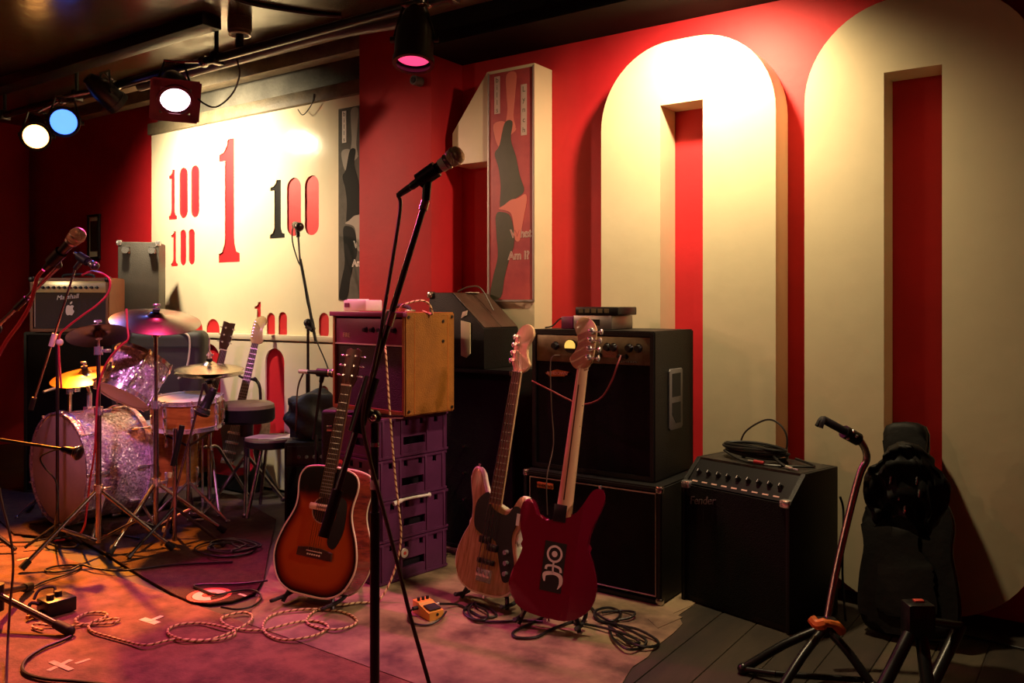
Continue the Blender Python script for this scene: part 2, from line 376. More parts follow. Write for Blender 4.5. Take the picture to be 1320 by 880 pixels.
# ------------------------------------------------------------------ cream mural panel with cut-out numerals
YP = 3.72
def pp(x, y, Y=YP): p = WY(x, y, Y); return (p.x, p.z)
def one(x0, x1, z0, z1):
    pr = [(0, 0), (1, 0), (1, .07), (.84, .085), (.76, .15), (.74, .2), (.74, 1), (.44, 1), (.38, .94), (.22, .895), (.02, .885), (.02, .825), (.30, .825), (.30, .2), (.27, .15), (.16, .085), (0, .07)]
    return [(x0 + u * (x1 - x0), z0 + v * (z1 - z0)) for u, v in pr]
def box_px(xa, ya, xb, yb, Y=YP):
    x0 = pp(xa, 0, Y)[0]; x1 = pp(xb, 0, Y)[0]; xm = (xa + xb) / 2
    return x0, x1, pp(xm, yb, Y)[1], pp(xm, ya, Y)[1]
holes = []
for q in ((217, 219, 228, 283), (282, 179, 309, 338), (348, 232, 367, 307), (220, 298, 229, 343)): holes.append(one(*box_px(*q)))
for q in ((231, 216, 242, 281), (246, 213, 257, 280), (232, 296, 240, 342), (243, 295, 251, 341), (370, 229, 388, 304), (393, 226, 411, 303)):
    x0, x1, z0, z1 = box_px(*q); holes.append(stadium(x0, x1, z0, z1, (x1 - x0) * .49, (x1 - x0) * .49, 8))
zl = pp(330, 430)[1]
for q in ((244, 411, 261, 440), (266, 411, 283, 440), (344, 403, 354.5, 436), (359, 402, 370, 436), (411, 403, 424, 436)):
    x0, x1, z0, z1 = box_px(*q); r = (x1 - x0) * .49; holes.append(stadium(x0, x1, z0, z1, r, r * .98, 8))
holes.append(one(*box_px(328, 389, 339, 440)))
pz1 = pp(330, 143)[1]
pan = thing('mural_panel', 'cream glossy panel with cut-out red numerals beside the red pillar', 'wall panel', V((0, 0, 0)))
px0, px1 = PLX0 + .004, PLX1 - .004
cutout('face', [(px0, .05), (px1, .05), (px1, pz1), (px0, pz1)], holes, .006, 'cream_panel', pan, XZ(0, YP + .003, 0))
YD = 3.645
dh = []
for q in ((255, 443, 284, 545), (342, 449, 366.5, 575), (411, 497, 424, 575)):
    x0, x1, z0, z1 = box_px(*q, YD); r = (x1 - x0) * .49; dh.append(stadium(x0, x1, z0, z1, r, r, 10))
zd = pp(330, 440, YD)[1]
cutout('lower_face', [(px0, .02), (px1, .02), (px1, zd), (px0, zd)], dh, .012, 'cream_panel', pan, XZ(0, YD + .006, 0))
B().box(((px0 + px1) / 2, (YD + .02 + YP - .002) / 2, zd / 2), (px1 - px0, YP - YD - .022, zd - .04)).obj('backing_board', 'red_paint', pan)
B().box(((px0 + px1) / 2, YP - .02, zl - .018), (px1 - px0, .06 + .06, .036), .003).obj('ledge', 'cream_panel', pan)
for nm, z0, z1 in (('backing_board', .05, 2.4),):
    B().box(((px0 + px1) / 2, (YP + .0085 + WALL - .002) / 2, (z0 + z1) / 2), (px1 - px0, WALL - YP - .0105, z1 - z0)).obj('backing_board', 'red_paint', pan)
x0, x1, z0, z1 = box_px(344, 228, 368.5, 310); B().box(((x0 + x1) / 2, YP + .0074, (z0 + z1) / 2), (x1 - x0, .0016, z1 - z0)).obj('shaded_backing', 'black_paint', pan)  # black plate stands in for the shade inside this recess

# posters: same sheet twice, one with red light put into its colours
def poster(x0, x1, z0, z1, Y, label, cols, framed):
    bg, dk, pale, strip = cols; W, H = x1 - x0, z1 - z0
    t = thing('poster', label, 'poster', Matrix.Translation((x0, Y, z0)))
    B().box((W / 2, .0015, H / 2), (W, .003, H)).obj('sheet', bg, t)
    def shp(name, pts, m, lift, sm=True):
        pts = [(u * W, v * H) for u, v in pts]
        if sm: pts = [(p.x, p.y) for p in spline([(a, c, 0) for a, c in pts], 4, True)]
        B().prism(pts, 0, .0005, M=XZ(0, -lift, 0)).obj(name, m, t, smooth=False)
    shp('raised_arm', [(.40, .985), (.62, .985), (.60, .90), (.56, .80), (.60, .745), (.38, .745), (.42, .83), (.40, .90)], pale, .0002)
    shp('pale_hair', [(.10, .775), (.30, .785), (.50, .76), (.62, .74), (.42, .705), (.30, .66), (.20, .68), (.13, .72)], pale, .0003)
    shp('black_shirt', [(.36, .775), (.54, .775), (.50, .70), (.62, .62), (.70, .54), (.80, .47), (.62, .44), (.34, .40), (.25, .41), (.27, .50), (.22, .58), (.13, .645), (.24, .68)], dk, .0008)
    shp('black_trousers', [(.16, .375), (.30, .385), (.50, .36), (.58, .25), (.47, .18), (.36, .10), (.27, .01), (.03, .01), (.08, .09), (.20, .19), (.17, .29)], dk, .0008)
    shp('bent_arm', [(.35, .415), (.50, .435), (.66, .44), (.82, .455), (.86, .43), (.80, .36), (.74, .30), (.70, .255), (.60, .26), (.57, .31), (.52, .37), (.40, .39), (.22, .40)], pale, .0013)
    for u0, v0, v1, s in ((.12, .82, .985, 'bills'), (.73, .71, .93, 'Lynch')):
        B().box(((u0 + .065) * W, -.0011, (v0 + v1) / 2 * H), (.13 * W, .0008, (v1 - v0) * H)).obj('title_strip', strip, t)
        for k, c in enumerate(s):
            text('lettering', c, .040, XZ((u0 + .065) * W, -.0016, (v1 - (k + .5) * (v1 - v0) / len(s)) * H), dk, t, .0002)
    for s, u, v in (('What', .73, .285), ('Am I?', .68, .19)):
        text('lettering', s, .058, XZ(u * W, -.0014, v * H), strip, t, .0002, offset=.0024)
        text('lettering', s, .058, XZ(u * W, -.0019, v * H), bg, t, .0002, offset=-.0016)
    if framed:
        for (c, s) in (((-.003, -.003, H / 2), (.006, .01, H + .01)), ((W + .003, -.003, H / 2), (.006, .01, H + .01)), ((W / 2, -.003, -.006), (W + .012, .01, .008))):
            B().box(c, s).obj('frame_edge', 'silver_body' if framed == 1 else 'cream_edge', t)
    return t
zb, zt = WY(660, 386, ZF).z, WY(660, 91, ZF).z
poster(Zp(631.5, 0)[0], Zp(688, 0)[0], zb, zt, ZF - .0045, 'tall poster of a figure in black, coloured as if lit red, on the giant numeral one', ('poster_lit_red', 'poster_lit_dark', 'poster_lit_pale', 'poster_lit_strip'), 1)
pX0 = pp(437, 0)[0]
poster(pX0, pX0 + (Zp(688, 0)[0] - Zp(631.5, 0)[0]), zb, zt, YP - .0045, 'tall grey poster of a figure in black, half hidden behind the red pillar', ('poster_grey', 'poster_black', 'poster_pale', 'paper'), 0)
# picture on the dark red wall
p = WY(121, 305, WALL - .016); fr = thing('framed_picture', 'small framed dark picture on the dim red wall', 'picture', frame(p, V((0, -1, 0))))
w_, h_ = .16, .35
for c, s in (((0, 0, h_ / 2), (w_ + .03, .02, .02)), ((0, 0, -h_ / 2), (w_ + .03, .02, .02)), ((-w_ / 2, 0, 0), (.02, .02, h_)), ((w_ / 2, 0, 0), (.02, .02, h_))):
    B().box(c, s, .003).obj('frame_side', 'black_plastic', fr)
B().box((0, .004, 0), (w_, .006, h_)).obj('mount', 'ivory', fr)
B().box((0, 0, .005), (w_ * .66, .004, h_ * .72)).obj('print', 'picture_dark', fr)

# ------------------------------------------------------------------ lighting rig
bar = B().rod((-7.7, 2.95, 2.60), (1.2, 2.95, 2.60), .024, n=12)
bt = thing('lighting_bar', 'black horizontal pipe carrying the stage lamps under the ceiling', 'lighting bar', V((-3.2, 2.95, 2.6)))
bar.obj('pipe', 'black_metal', bt, True)
for x in (-6.6, -5.6, -4.1, -2.4, -.6): B().rod((x, 2.95, 2.62), (x, 2.95, CEIL), .012).box((x, 2.95, 2.60), (.04, .07, .07), .006).obj('hanger', 'black_metal', bt, True)
def par(label, pos, aim, lens, size=1.0, gel=None, light=None, tilt_label=None):
    pos, aim = V(pos), V(aim); d = (aim - pos).normalized()
    M = Matrix.Translation(pos) @ d.to_track_quat('-Z', 'Y').to_matrix().to_4x4()      # local -z points along the beam, lens at the origin
    t = thing('stage_lamp', label, 'stage lamp', M, 'stage lamps on the bar')
    s = size
    B().lathe([(.088 * s, -.012), (.092 * s, -.012), (.092 * s, .10 * s), (.086 * s, .16 * s), (.06 * s, .235 * s), (.045 * s, .27 * s), (0, .275 * s)]).obj('can', 'black_metal', t)
    B().lathe([(0, .006), (.05 * s, .004), (.079 * s, .014), (.079 * s, .02), (0, .02)]).obj('lens', lens, t)
    B().lathe([(.08 * s, -.02), (.098 * s, -.02), (.098 * s, .012), (.08 * s, .012)]).obj('front_ring', 'black_metal' if not gel else gel, t)
    if gel:
        fr = B()
        for k in range(4):
            a = R(90 * k); fr.box((math.cos(a) * .105 * s, math.sin(a) * .105 * s, -.008), (.05 * s if k % 2 == 0 else .24 * s, .24 * s if k % 2 == 0 else .05 * s, .004))
        fr.obj('gel_frame', gel, t)
    Mi = M.inverted(); up = Mi.to_3x3() @ V((0, 0, 1)); hook = Mi @ V((pos.x, 2.95, 2.60))
    for sx in (-1, 1): B().rod((sx * .10 * s, 0, .11 * s), V((sx * .05, 0, .11 * s)) + V((0, up.y, up.z)) * .16 * s, .007, n=6).rod((sx * .086 * s, 0, .11 * s), (sx * .115 * s, 0, .11 * s), .014).obj('yoke_arm', 'black_metal', t)
    B().rod(V((-.055, 0, .11 * s)) + V((0, up.y, up.z)) * .16 * s, V((.055, 0, .11 * s)) + V((0, up.y, up.z)) * .16 * s, .008, n=6).rod(V((0, 0, .11 * s)) + V((0, up.y, up.z)) * .16 * s, hook, .010, n=8).sph(hook, .034, n=10).obj('clamp', 'chrome_worn', t)
    if light:
        col, power, cone, blend = light[:4]; q = pos + d * .03; tgt = V(light[4]) if len(light) > 4 else aim
        l = spot('lamp_light', q, tgt, col, power, cone, blend, .05); mw = Matrix.Translation(q) @ (tgt - q).to_track_quat('-Z', 'Y').to_matrix().to_4x4()
        l.parent = t; l.matrix_parent_inverse = Matrix.Identity(4); l.matrix_basis = M.inverted() @ mw
    return t
par('stage lamp with a white hot rose lens in a dark red square frame', P(226, 129, 4.69), F(330, 980), 'lens_pink', 1.0, 'gel_red', ((1, .05, .30), 230, 76, .8, F(310, 890)))
par('stage lamp glowing bright blue', P(82, 157, 5.30), CAM + V((-.6, 0, .15)), 'lens_blue', .97, None, ((.10, .22, 1), 45, 100, .8, F(40, 700)))
par('stage lamp glowing amber white, lowest and outermost of the coloured lamps', P(46, 176, 5.60), CAM + V((-.9, 0, -.2)), 'lens_amber', .97, None, ((1, .26, .02), 1500, 38, .8, F(55, 742)))
par('black stage lamp tipped down over the pillar, glowing rose pink', P(533, 78, 3.80), P(533, 78, 3.80) + V((0, 0, -.93)) + facing(P(533, 78, 3.8), 10) * .22, 'lens_rose', .95, None, ((1, .10, .34), 90, 66, .7, (-2.35, 2.25, 0)))
par('small black stage lamp seen from behind, pointing at the cream panel', P(150, 132, 5.36), V((pp(288, 0)[0], YP, pp(288, 250)[1])), 'lens_warm', .8, None, ((1, .80, .50), 235, 132, .75))
L1 = V((-1.37, 3.19, 2.56))
par('small warm stage lamp hung close above the gap between the giant zeros', L1, (-1.52, 3.62, 1.78), 'lens_warm', .55, None, (WARM, 155, 156, .9))
# conduit, junction box, camera
def cable(name, label, pts, r, m, n=6, sm=6, uv=False, cat='cable', group=None):
    return tag(B().tube(pts, r, n, sm, uv=uv).obj(name, m), label, cat, group)
cable('conduit', 'thick grey conduit bending along the ceiling above the cream panel', [P(180, 112, 5.35), P(300, 78, 4.9), P(400, 50, 4.55), P(450, 40, 4.4), P(505, 31, 4.2), P(528, 26, 4.1)], .028, 'grey_plastic', 10, cat='pipe')
cable('conduit', 'thin pale conduit running along the ceiling edge over the cream panel', [P(238, 96, 5.45), P(330, 68, 5.1), P(408, 44, 4.85)], .014, 'cream_matt', 8, 4, cat='pipe')
cable('loose_cable', 'thin dark cable drooping beside the rose lamp', [P(305, 76, 4.6), P(309, 95, 4.65), P(300, 120, 4.7), P(278, 138, 4.72), P(256, 128, 4.72), P(244, 106, 4.7)], .005, 'cable_black')
cable('loose_cable', 'thin black cable crossing the ceiling overhead', [F(285, -8, CEIL - .011), F(330, 6, CEIL - .011), F(400, 17, CEIL - .011), F(440, 21, CEIL - .011)], .012, 'cable_black')
cable('loose_cable', 'thin wire dangling over the top of the cream panel', [WY(405, 121, 3.681), WY(402, 134, 3.681), WY(391, 148, 3.681), WY(384, 141, 3.681)], .003, 'cable_black')
trk = B().box((-5.3, 2.85, CEIL - .035), (2.6, .12, .07), .004); tag(trk.obj('cable_trunking', 'black_plastic'), 'flat black cable trunking under the ceiling above the rose lamp', 'trunking')
c = P(309, 59, 4.7); c.z = CEIL
jb = thing('ceiling_socket', 'round ceiling socket with a white rim above the cream panel', 'socket', c)
B().lathe([(0, 0), (.065, 0), (.065, -.07), (.05, -.085), (.0, -.085)]).obj('body', 'beam_paint', jb); B().lathe([(.05, -.086), (.06, -.088), (.06, -.096), (.05, -.096)]).obj('rim', 'cream_edge', jb)
B().rod((0, 0, -.09), (0, 0, -.19), .022).obj('plug', 'black_plastic', jb)
c = P(502, 93, 4.45); c.y = 3.52 - .002; cc = thing('small_camera', 'small round dark camera fixed high on the red pillar', 'camera', frame(c, V((0, -1, 0))))
B().rod((0, 0, 0), (0, -.06, 0), .026, n=16).obj('body', 'grey_plastic', cc); B().rod((0, -.055, 0), (0, -.064, 0), .016, n=14).obj('lens', 'black_plastic', cc)
# ------------------------------------------------------------------ amplifiers, cabinets, crates
def ring(bm_, x0, x1, z0, z1, t, y0, y1, bev=.006):
    bm = bm_.bm; vs_ = []
    for y in (y0, y1):
        for k in (0, 1):
            vs_.append([bm.verts.new((x, y, z)) for x, z in ((x0 + k * t, z0 + k * t), (x1 - k * t, z0 + k * t), (x1 - k * t, z1 - k * t), (x0 + k * t, z1 - k * t))])
    fo, fi, bo, bi = vs_; outer = []
    for k in range(4):
        j = (k + 1) % 4
        bm.faces.new((fo[k], fo[j], fi[j], fi[k])); bm.faces.new((bo[j], bo[k], bi[k], bi[j]))
        bm.faces.new((fo[j], fo[k], bo[k], bo[j])); bm.faces.new((fi[k], fi[j], bi[j], bi[k]))
    es = [e for e in bm.edges if all(v in fo + bo for v in e.verts)]
    if bev: bmesh.ops.bevel(bm, geom=es, offset=bev, segments=2, affect='EDGES')
    return bm_
def cab(name, label, cat, M, W, D, H, shell='tolex', grille='grille_black', gz=(0, 1), t=.018, corners='chrome_worn', handle=True, inset=.012, piping=None, csz=.03):
    T = thing(name, label, cat, M)
    ring(B(), 0, W, 0, H, t, 0, D).obj('shell', shell, T)
    B().box((W / 2, D - .012, H / 2), (W - 2 * t - .002, .012, H - 2 * t - .002)).obj('back_panel', shell, T)
    z0, z1 = t + gz[0] * (H - 2 * t), t + gz[1] * (H - 2 * t)
    B().box((W / 2, inset + .008, (z0 + z1) / 2), (W - 2 * t - .002, .016, z1 - z0 - .002)).obj('grille_cloth', grille, T)
    if piping:
        pts = [(t + .012, inset - .001, z0 + .012), (W - t - .012, inset - .001, z0 + .012), (W - t - .012, inset - .001, z1 - .012), (t + .012, inset - .001, z1 - .012)]
        B().tube(pts, .0035, 6, 0, True).obj('piping', piping, T)
    if corners:
        for x in (0, W):
            for z in (0, H):
                B().box((x + (.5 if x == 0 else -.5) * (csz - .006), (csz - .006) / 2, z + (.5 if z == 0 else -.5) * (csz - .006)), (csz, csz, csz), .008).obj('corner', corners, T)
    if handle:
        B().tube([(W / 2 - .11, D / 2, H + .004), (W / 2 - .09, D / 2, H + .022), (W / 2, D / 2, H + .034), (W / 2 + .09, D / 2, H + .022), (W / 2 + .11, D / 2, H + .004)], .009, 8).obj('handle', 'black_rubber', T)
        for x in (-.11, .11): B().box((W / 2 + x, D / 2, H + .004), (.03, .03, .01), .003).obj('handle_cap', 'chrome_worn', T)
    return T
def knobs(T, xs, y, z, r=.011, m='black_plastic', h=.018, tilt=0):
    for x in xs: B().lathe([(0, h), (r * .75, h), (r * .85, h * .4), (r * 1.15, 0), (0, 0)], Matrix.Translation((x, y, z)) @ Matrix.Rotation(R(90 - tilt), 4, 'X'), 12).obj('knob', m, T)
SN = V((0, -1, 0))
# tall bass combo over a piped cabinet
xa, xb = WY(685, 0, 3.20).x, WY(844, 0, 3.20).x; lw0, lw1 = WY(679, 0, 3.14).x - .02, WY(849, 0, 3.14).x + .012
low = cab('speaker_cabinet', 'black bass speaker cabinet with pale piping, standing on the floor under the bass combo', 'speaker cabinet', frame(V((lw0, 3.14, FZ)), SN), lw1 - lw0, .46, .475, piping='piping', handle=False, corners='chrome_worn')
B().box((.115, .006, .415), (.085, .012, .026), .004).obj('badge', 'logo_orange', low)
text('badge_lettering', 'ASHDOWN', .017, FRONT @ Matrix.Translation((.115, .415, .0006)), 'black_plastic', low)
bz = FZ + .4765
W = xb - xa; H = 1.108 - bz
up = cab('bass_combo', 'tall black bass amplifier with a lit yellow meter and vented side', 'amplifier', frame(V((xa, 3.20, bz)), SN), W, .40, H, gz=(0, .80), handle=False, corners=None, t=.022)
zc = H - .022 - .062
B().box((W / 2, .016, zc), (W - .046, .02, .118), .003).obj('control_panel', 'panel_grey', up)
kp = lambda px: (WY(px, 0, 3.20).x - xa)
knobs(up, [kp(715), kp(782), kp(790), kp(810), kp(822)], .006, zc + .012, .017)
knobs(up, [kp(772), kp(798), kp(806)], .006, zc - .025, .010)
B().rod((kp(735), .010, zc + .012), (kp(735), -.002, zc + .012), .030, n=24).obj('meter_rim', 'black_plastic', up)
B().prism([(kp(735) + .027 * math.cos(R(a)), zc + .012 + .027 * math.sin(R(a))) for a in range(-20, 201, 10)], .003, .0045, M=FRONT).obj('meter_face', 'vu_yellow', up)
B().box((kp(786), .005, zc - .006), (.07, .004, .05)).obj('rust_patch', 'tolex_rust', up)
for k in range(9): B().rod((kp(796) + k * .011, .006, zc - .046), (kp(796) + k * .011, -.004, zc - .046), .0035, n=8).obj('jack_socket', 'chrome_worn', up)
B().prism([(kp(702), H - .195), (kp(716), H - .178), (kp(733), H - .186), (kp(727), H - .206), (kp(708), H - .21)], -.011, -.004, M=FRONT).obj('badge', 'logo_orange', up)
text('badge_lettering', 'ASHDOWN', .021, FRONT @ Matrix.Translation((kp(717.5), H - .195, -.0035)), 'logo_pink', up)
hx = W + .001                                                    # recessed side handle: frame and two dark slots on the side board
sh = B().prism([(.14, .20), (.255, .20), (.265, .21), (.265, .45), (.255, .46), (.14, .46), (.13, .45), (.13, .21)], 0, .006, .002, M=Matrix(((0, 0, 1, hx), (1, 0, 0, 0), (0, 1, 0, 0), (0, 0, 0, 1)))).obj('side_handle', 'grey_plastic', up)
for z0, z1, cut in ((.34, .44, 0), (.225, .315, .04)):
    B().prism([(.155, z0 + cut), (.155 + cut, z0), (.24, z0), (.24, z1), (.155, z1)], .0062, .0075, M=Matrix(((0, 0, 1, hx), (1, 0, 0, 0), (0, 1, 0, 0), (0, 0, 0, 1)))).obj('handle_recess', 'black_rubber', sh)
# small boxes on the bass combo
top = bz + H + .001
def boxthing(name, label, cat, M, W, D, H, m, bev=.004):
    T = thing(name, label, cat, M); B().box((W / 2, D / 2, H / 2), (W, D, H), bev).obj('case', m, T); return T
rk = boxthing('tuner_unit', 'flat grey tuner box with a dark display on the bass combo', 'tuner', frame(V((kp(724) + xa, 3.30, top)), SN), kp(776) - kp(724) - .006, .20, .062, 'silver_body')
Wt = kp(776) - kp(724) - .006
B().box((Wt * .55, -.001, .030), (Wt * .28, .004, .028)).obj('display', 'black_plastic', rk)
ef = boxthing('rack_unit', 'black slotted rack unit lying on the grey tuner box', 'rack unit', frame(V((kp(724) + xa + .01, 3.30, top + .063)), SN), Wt + .02, .18, .036, 'black_plastic')
for k in range(5): B().box((.03 + k * Wt / 6, -.001, .019), (Wt / 9, .004, .018)).obj('slot', 'panel_grey', ef)
mb = boxthing('power_box', 'small dark magenta box beside the grey tuner on the bass combo', 'box', frame(V((kp(708) + xa, 3.30, top)), SN), kp(723.4) - kp(708), .12, .055, 'panel_purple')
cable('signal_cable', 'thin black lead curling off the magenta box on the bass combo', [V((kp(708) + xa - .002, 3.35, top + .03)), V((kp(703) + xa, 3.33, top + .045)), V((kp(697) + xa, 3.30, top + .012)), V((kp(692) + xa, 3.27, top + .004))], .0035, 'cable_black')

# guitar combo with cable coil
nf = facing(V((-1.05, 3.0, 0)), 0)
def cw(lat, d, z): return FW * d + RT * lat + V((0, 0, z))
cR = cw(1.019, 3.12, FZ); xd = -(RT * -.647 + FW * .763).normalized(); nrm = V((xd.y, -xd.x, 0))
WF, DF, HF = .50, .345, .575
oF = cR - xd * WF
fc = thing('guitar_combo', 'black guitar combo with a sloping control panel and a cable coil on top', 'amplifier', frame(oF, nrm))
side = [(0, 0), (DF, 0), (DF, HF), (.105, HF), (.012, HF - .095), (0, HF - .10)]
MX = lambda x: Matrix(((0, 0, 1, x), (1, 0, 0, 0), (0, 1, 0, 0), (0, 0, 0, 1)))     # drawing y,z -> local, extruded along x
for x in (0, WF - .018): B().prism(side, 0, .018, .004, MX(x)).obj('side_board', 'tolex', fc)
B().box((WF / 2, (.105 + DF) / 2, HF - .009), (WF - .036, DF - .105, .018)).obj('top_board', 'tolex_worn', fc)
B().box((WF / 2, DF - .01, HF / 2), (WF - .036, .016, HF - .04)).obj('back_panel', 'tolex', fc)
B().box((WF / 2, DF / 2, .012), (WF - .036, DF - .03, .024)).obj('bottom_board', 'tolex', fc)
B().box((WF / 2, .017, (HF - .10) / 2 + .01), (WF - .038, .016, HF - .125)).obj('grille_cloth', 'grille_black', fc)
ang = math.atan2(.095, .093)
pm = Matrix.Translation((0, .016, HF - .098)) @ Matrix.Rotation(ang, 4, 'X')
B().box((WF / 2, .063, -.006), (WF - .038, .122, .012), M=pm).obj('control_panel', 'black_plastic', fc)
for k in range(9):
    x = .05 + k * .047
    B().lathe([(0, .018), (.008, .018), (.010, .004), (.013, 0), (0, 0)], pm @ Matrix.Translation((x, .062, 0)), 12).obj('knob', 'black_plastic', fc)
    B().box((x, .062, .0185), (.002, .012, .001), M=pm).obj('pointer', 'white_plastic', fc)
    B().box((x, .018, .0006), (.026, .006, .001), M=pm).obj('panel_print', 'logo_pink', fc)
for x in (.022, WF - .022): B().box((x, .01, HF - .10), (.04, .03, .03), .006).obj('corner', 'chrome', fc)
B().rod((WF - .05, .065, 0), (WF - .05, .065, .014), .008, n=12).obj('lamp_jewel', 'sticker_red', fc)
text('badge_lettering', 'Fender', .045, FRONT @ Matrix.Translation((.10, HF - .155, -.008)) @ Matrix.Rotation(R(9), 4, 'Z'), 'logo_grey', fc, .002, shear=.3)
B().tube([(WF / 2 - .1, .22, HF), (WF / 2 - .08, .22, HF + .014), (WF / 2 + .08, .22, HF + .014), (WF / 2 + .1, .22, HF)], .008, 8).obj('handle', 'black_rubber', fc)
MF = WM[fc.name]; q = lambda x, y, z: MF @ V((x, y, HF + z))
coil = B()
random.seed(5)
for k in range(6):
    cx, cy, rx, ry = .20 + random.uniform(-.012, .012), .225 + random.uniform(-.01, .01), .135 + random.uniform(-.012, .01), .058 + random.uniform(-.008, .008)
    coil.tube([q(cx + rx * math.cos(R(a)), cy + ry * math.sin(R(a)), .0225 + .007 * k + .004 * math.sin(R(a * 2 + k * 50))) for a in range(0, 360, 30)], .0055, 6, 3, True)
coil.tube([q(.10, .26, .03), q(.12, .28, .10), q(.20, .30, .155), q(.27, .29, .15), q(.315, .28, .10), q(.31, .26, .035), q(.25, .20, .05)], .004, 6)
coil.tube([q(.30, .20, .035), q(.36, .15, .022), q(.40, .14, .009)], .0055, 6)
coil.tube([q(.09, .17, .03), q(.20, .135, .008), q(.33, .12, .008), q(.42, .18, .008), q(.46, .24, .008), q(.36, .27, .02)], .005, 6)
ct = tag(coil.obj('cable_coil', 'cable_black'), 'coiled black instrument cable lying on the guitar combo', 'cable')
jk = thing('jack_plug', 'chrome jack plug lying at the front edge of the guitar combo', 'plug', frame(q(.40, .138, .009), nrm))
B().rod((0, 0, 0), (.035, -.01, 0), .0075, .006, 10).obj('barrel', 'chrome', jk); B().rod((.035, -.01, 0), (.062, -.018, 0), .0032, n=8).obj('tip', 'chrome', jk)
jk2 = thing('jack_plug', 'dark red jack plug lying mid front on the guitar combo', 'plug', frame(q(.27, .118, .0145), nrm))
B().rod((0, 0, 0), (.045, 0, 0), .007, n=10).obj('barrel', 'red_case', jk2); B().rod((0, 0, 0), (-.03, .002, 0), .0032, n=8).obj('tip', 'chrome', jk2)

# crates under the gold combo
cc = cw(-.572, 3.643, FZ); dd = (RT * .669 + FW * .743).normalized(); wd = (RT * -.743 + FW * .669).normalized()
CW_, CD_, CH_ = .30, .40, .178
on = cc + wd * CW_
crn = -dd
def crate(M, label):
    T = thing('bottle_crate', label, 'crate', M, 'purple bottle crates')
    t = .012
    # each wall is a plate with slots and a hand hole
    def wall(L, name, Mw, hand):
        hs = []
        for k in range(4):
            x = L * (.18 + .215 * k)
            if not (k in (0, 3) and L < .35): hs.append([(x - .011, CH_ - .040), (x + .011, CH_ - .040), (x + .011, CH_ - .014), (x - .011, CH_ - .014)])
        hs.append([(L * .34, .052), (L * .66, .052), (L * .66, .088), (L * .34, .088)])
        o = cutout(name, [(0, 0), (L, 0), (L, CH_), (0, CH_)], hs, t, 'crate', T, Mw)
        return o
    A = Matrix(((1, 0, 0, 0), (0, 0, -1, t / 2), (0, 1, 0, 0), (0, 0, 0, 1)))
    S = Matrix(((0, 0, 1, CW_ - t / 2), (1, 0, 0, 0), (0, 1, 0, 0), (0, 0, 0, 1)))
    wall(CW_, 'end_wall', A, 0); wall(CW_, 'end_wall', Matrix.Translation((0, CD_ - t, 0)) @ A, 0)
    wall(CD_, 'side_wall', S, 1); wall(CD_, 'side_wall', Matrix.Translation((-(CW_ - t), 0, 0)) @ S, 1)
    for y in (.02, .125, .275, CD_ - .02): B().box((CW_ + .002, y, CH_ / 2), (.006, .012, CH_ - .004), .002).obj('rib', 'crate', T)
    for z in (.006, CH_ - .005): ring(B(), -.003, CW_ + .003, -.003, CD_ + .003, .008, 0, .009, 0).bm and None
    for z in (.004, CH_ - .010):
        b = B(); ring(b, -.004, CW_ + .004, -.004, CD_ + .004, .01, 0, .010, 0)
        bmesh.ops.transform(b.bm, matrix=Matrix(((1, 0, 0, 0), (0, 0, 1, 0), (0, 1, 0, z), (0, 0, 0, 1))), verts=b.bm.verts); b.obj('rim', 'crate', T)
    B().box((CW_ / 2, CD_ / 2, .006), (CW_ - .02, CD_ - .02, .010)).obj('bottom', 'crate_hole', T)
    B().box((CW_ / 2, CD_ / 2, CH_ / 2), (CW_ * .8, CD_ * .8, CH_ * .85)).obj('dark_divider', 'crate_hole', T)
    return T
cnames = ['purple bottle crate at the bottom of the stack, with a round pale sticker', 'purple bottle crate second from the floor, with a pale strap over its rim', 'purple bottle crate second from the top, with torn label and round red sticker', 'topmost purple bottle crate, under the gold sided combo']
crates = []
for k in range(4):
    off = (.0, .004, -.005, .003)[k]
    M = frame(on + dd * off + V((0, 0, k * (CH_ + .0015))), crn)
    crates.append(crate(M, cnames[k]) if k == 0 else dup(crates[0], M, cnames[k]))
B().rod((CW_ + .001, .14, .118), (CW_ + .010, .14, .118), .020, n=20).obj('round_sticker', 'paper', crates[0])
B().rod((CW_ + .0101, .14, .118), (CW_ + .0108, .14, .118), .008, n=14).obj('sticker_print', 'sticker_red', crates[0])
B().tube([(CW_ + .012, .07, CH_ - .012), (CW_ + .014, .12, CH_ - .002), (CW_ + .014, .20, CH_ + .002 - .004), (CW_ + .012, .28, CH_ - .006)], [.010, .006, .006, .012], 8).obj('strap', 'paper', crates[1])
B().box((CW_ * .89, -.001, CH_ * .5), (.045, .006, .10)).obj('torn_label', 'paper_worn', crates[2])

# gold sided guitar combo on the crates
gz_ = FZ + 4 * (CH_ + .0015) + .006
gR = cw(-.463, 3.68, gz_); gW, gD, gH = .525, .30, .452
gc = thing('guitar_combo', 'guitar combo with gold tweed sides and a front coloured as if lit purple, on the crates', 'amplifier', frame(gR + wd * gW, crn))
ring(B(), 0, gW, 0, gH, .02, 0, gD).obj('shell', 'tolex_gold', gc)
B().box((gW / 2, gD - .012, gH / 2), (gW - .042, .012, gH - .042)).obj('back_panel', 'tolex_brown', gc)
B().box((gW / 2, .022, .165), (gW - .044, .014, .29)).obj('grille_cloth', 'grille_dark', gc)
B().box((gW / 2, .016, .366), (gW - .044, .02, .116), .003).obj('control_panel', 'panel_purple', gc)  # purple light on the panel is put into its colour
B().box((gW / 2, .007, .306), (gW - .044, .012, .006)).obj('trim_strip', 'piping', gc)
B().box((gW / 2, -.002, gH - .008), (gW + .006, .026, .022), .004).obj('top_trim', 'panel_purple', gc)  # trim colour carries the purple light from above
text('badge_lettering', 'FIRE', .030, FRONT @ Matrix.Translation((.105, .345, -.005)), 'logo_pink', gc, .001)
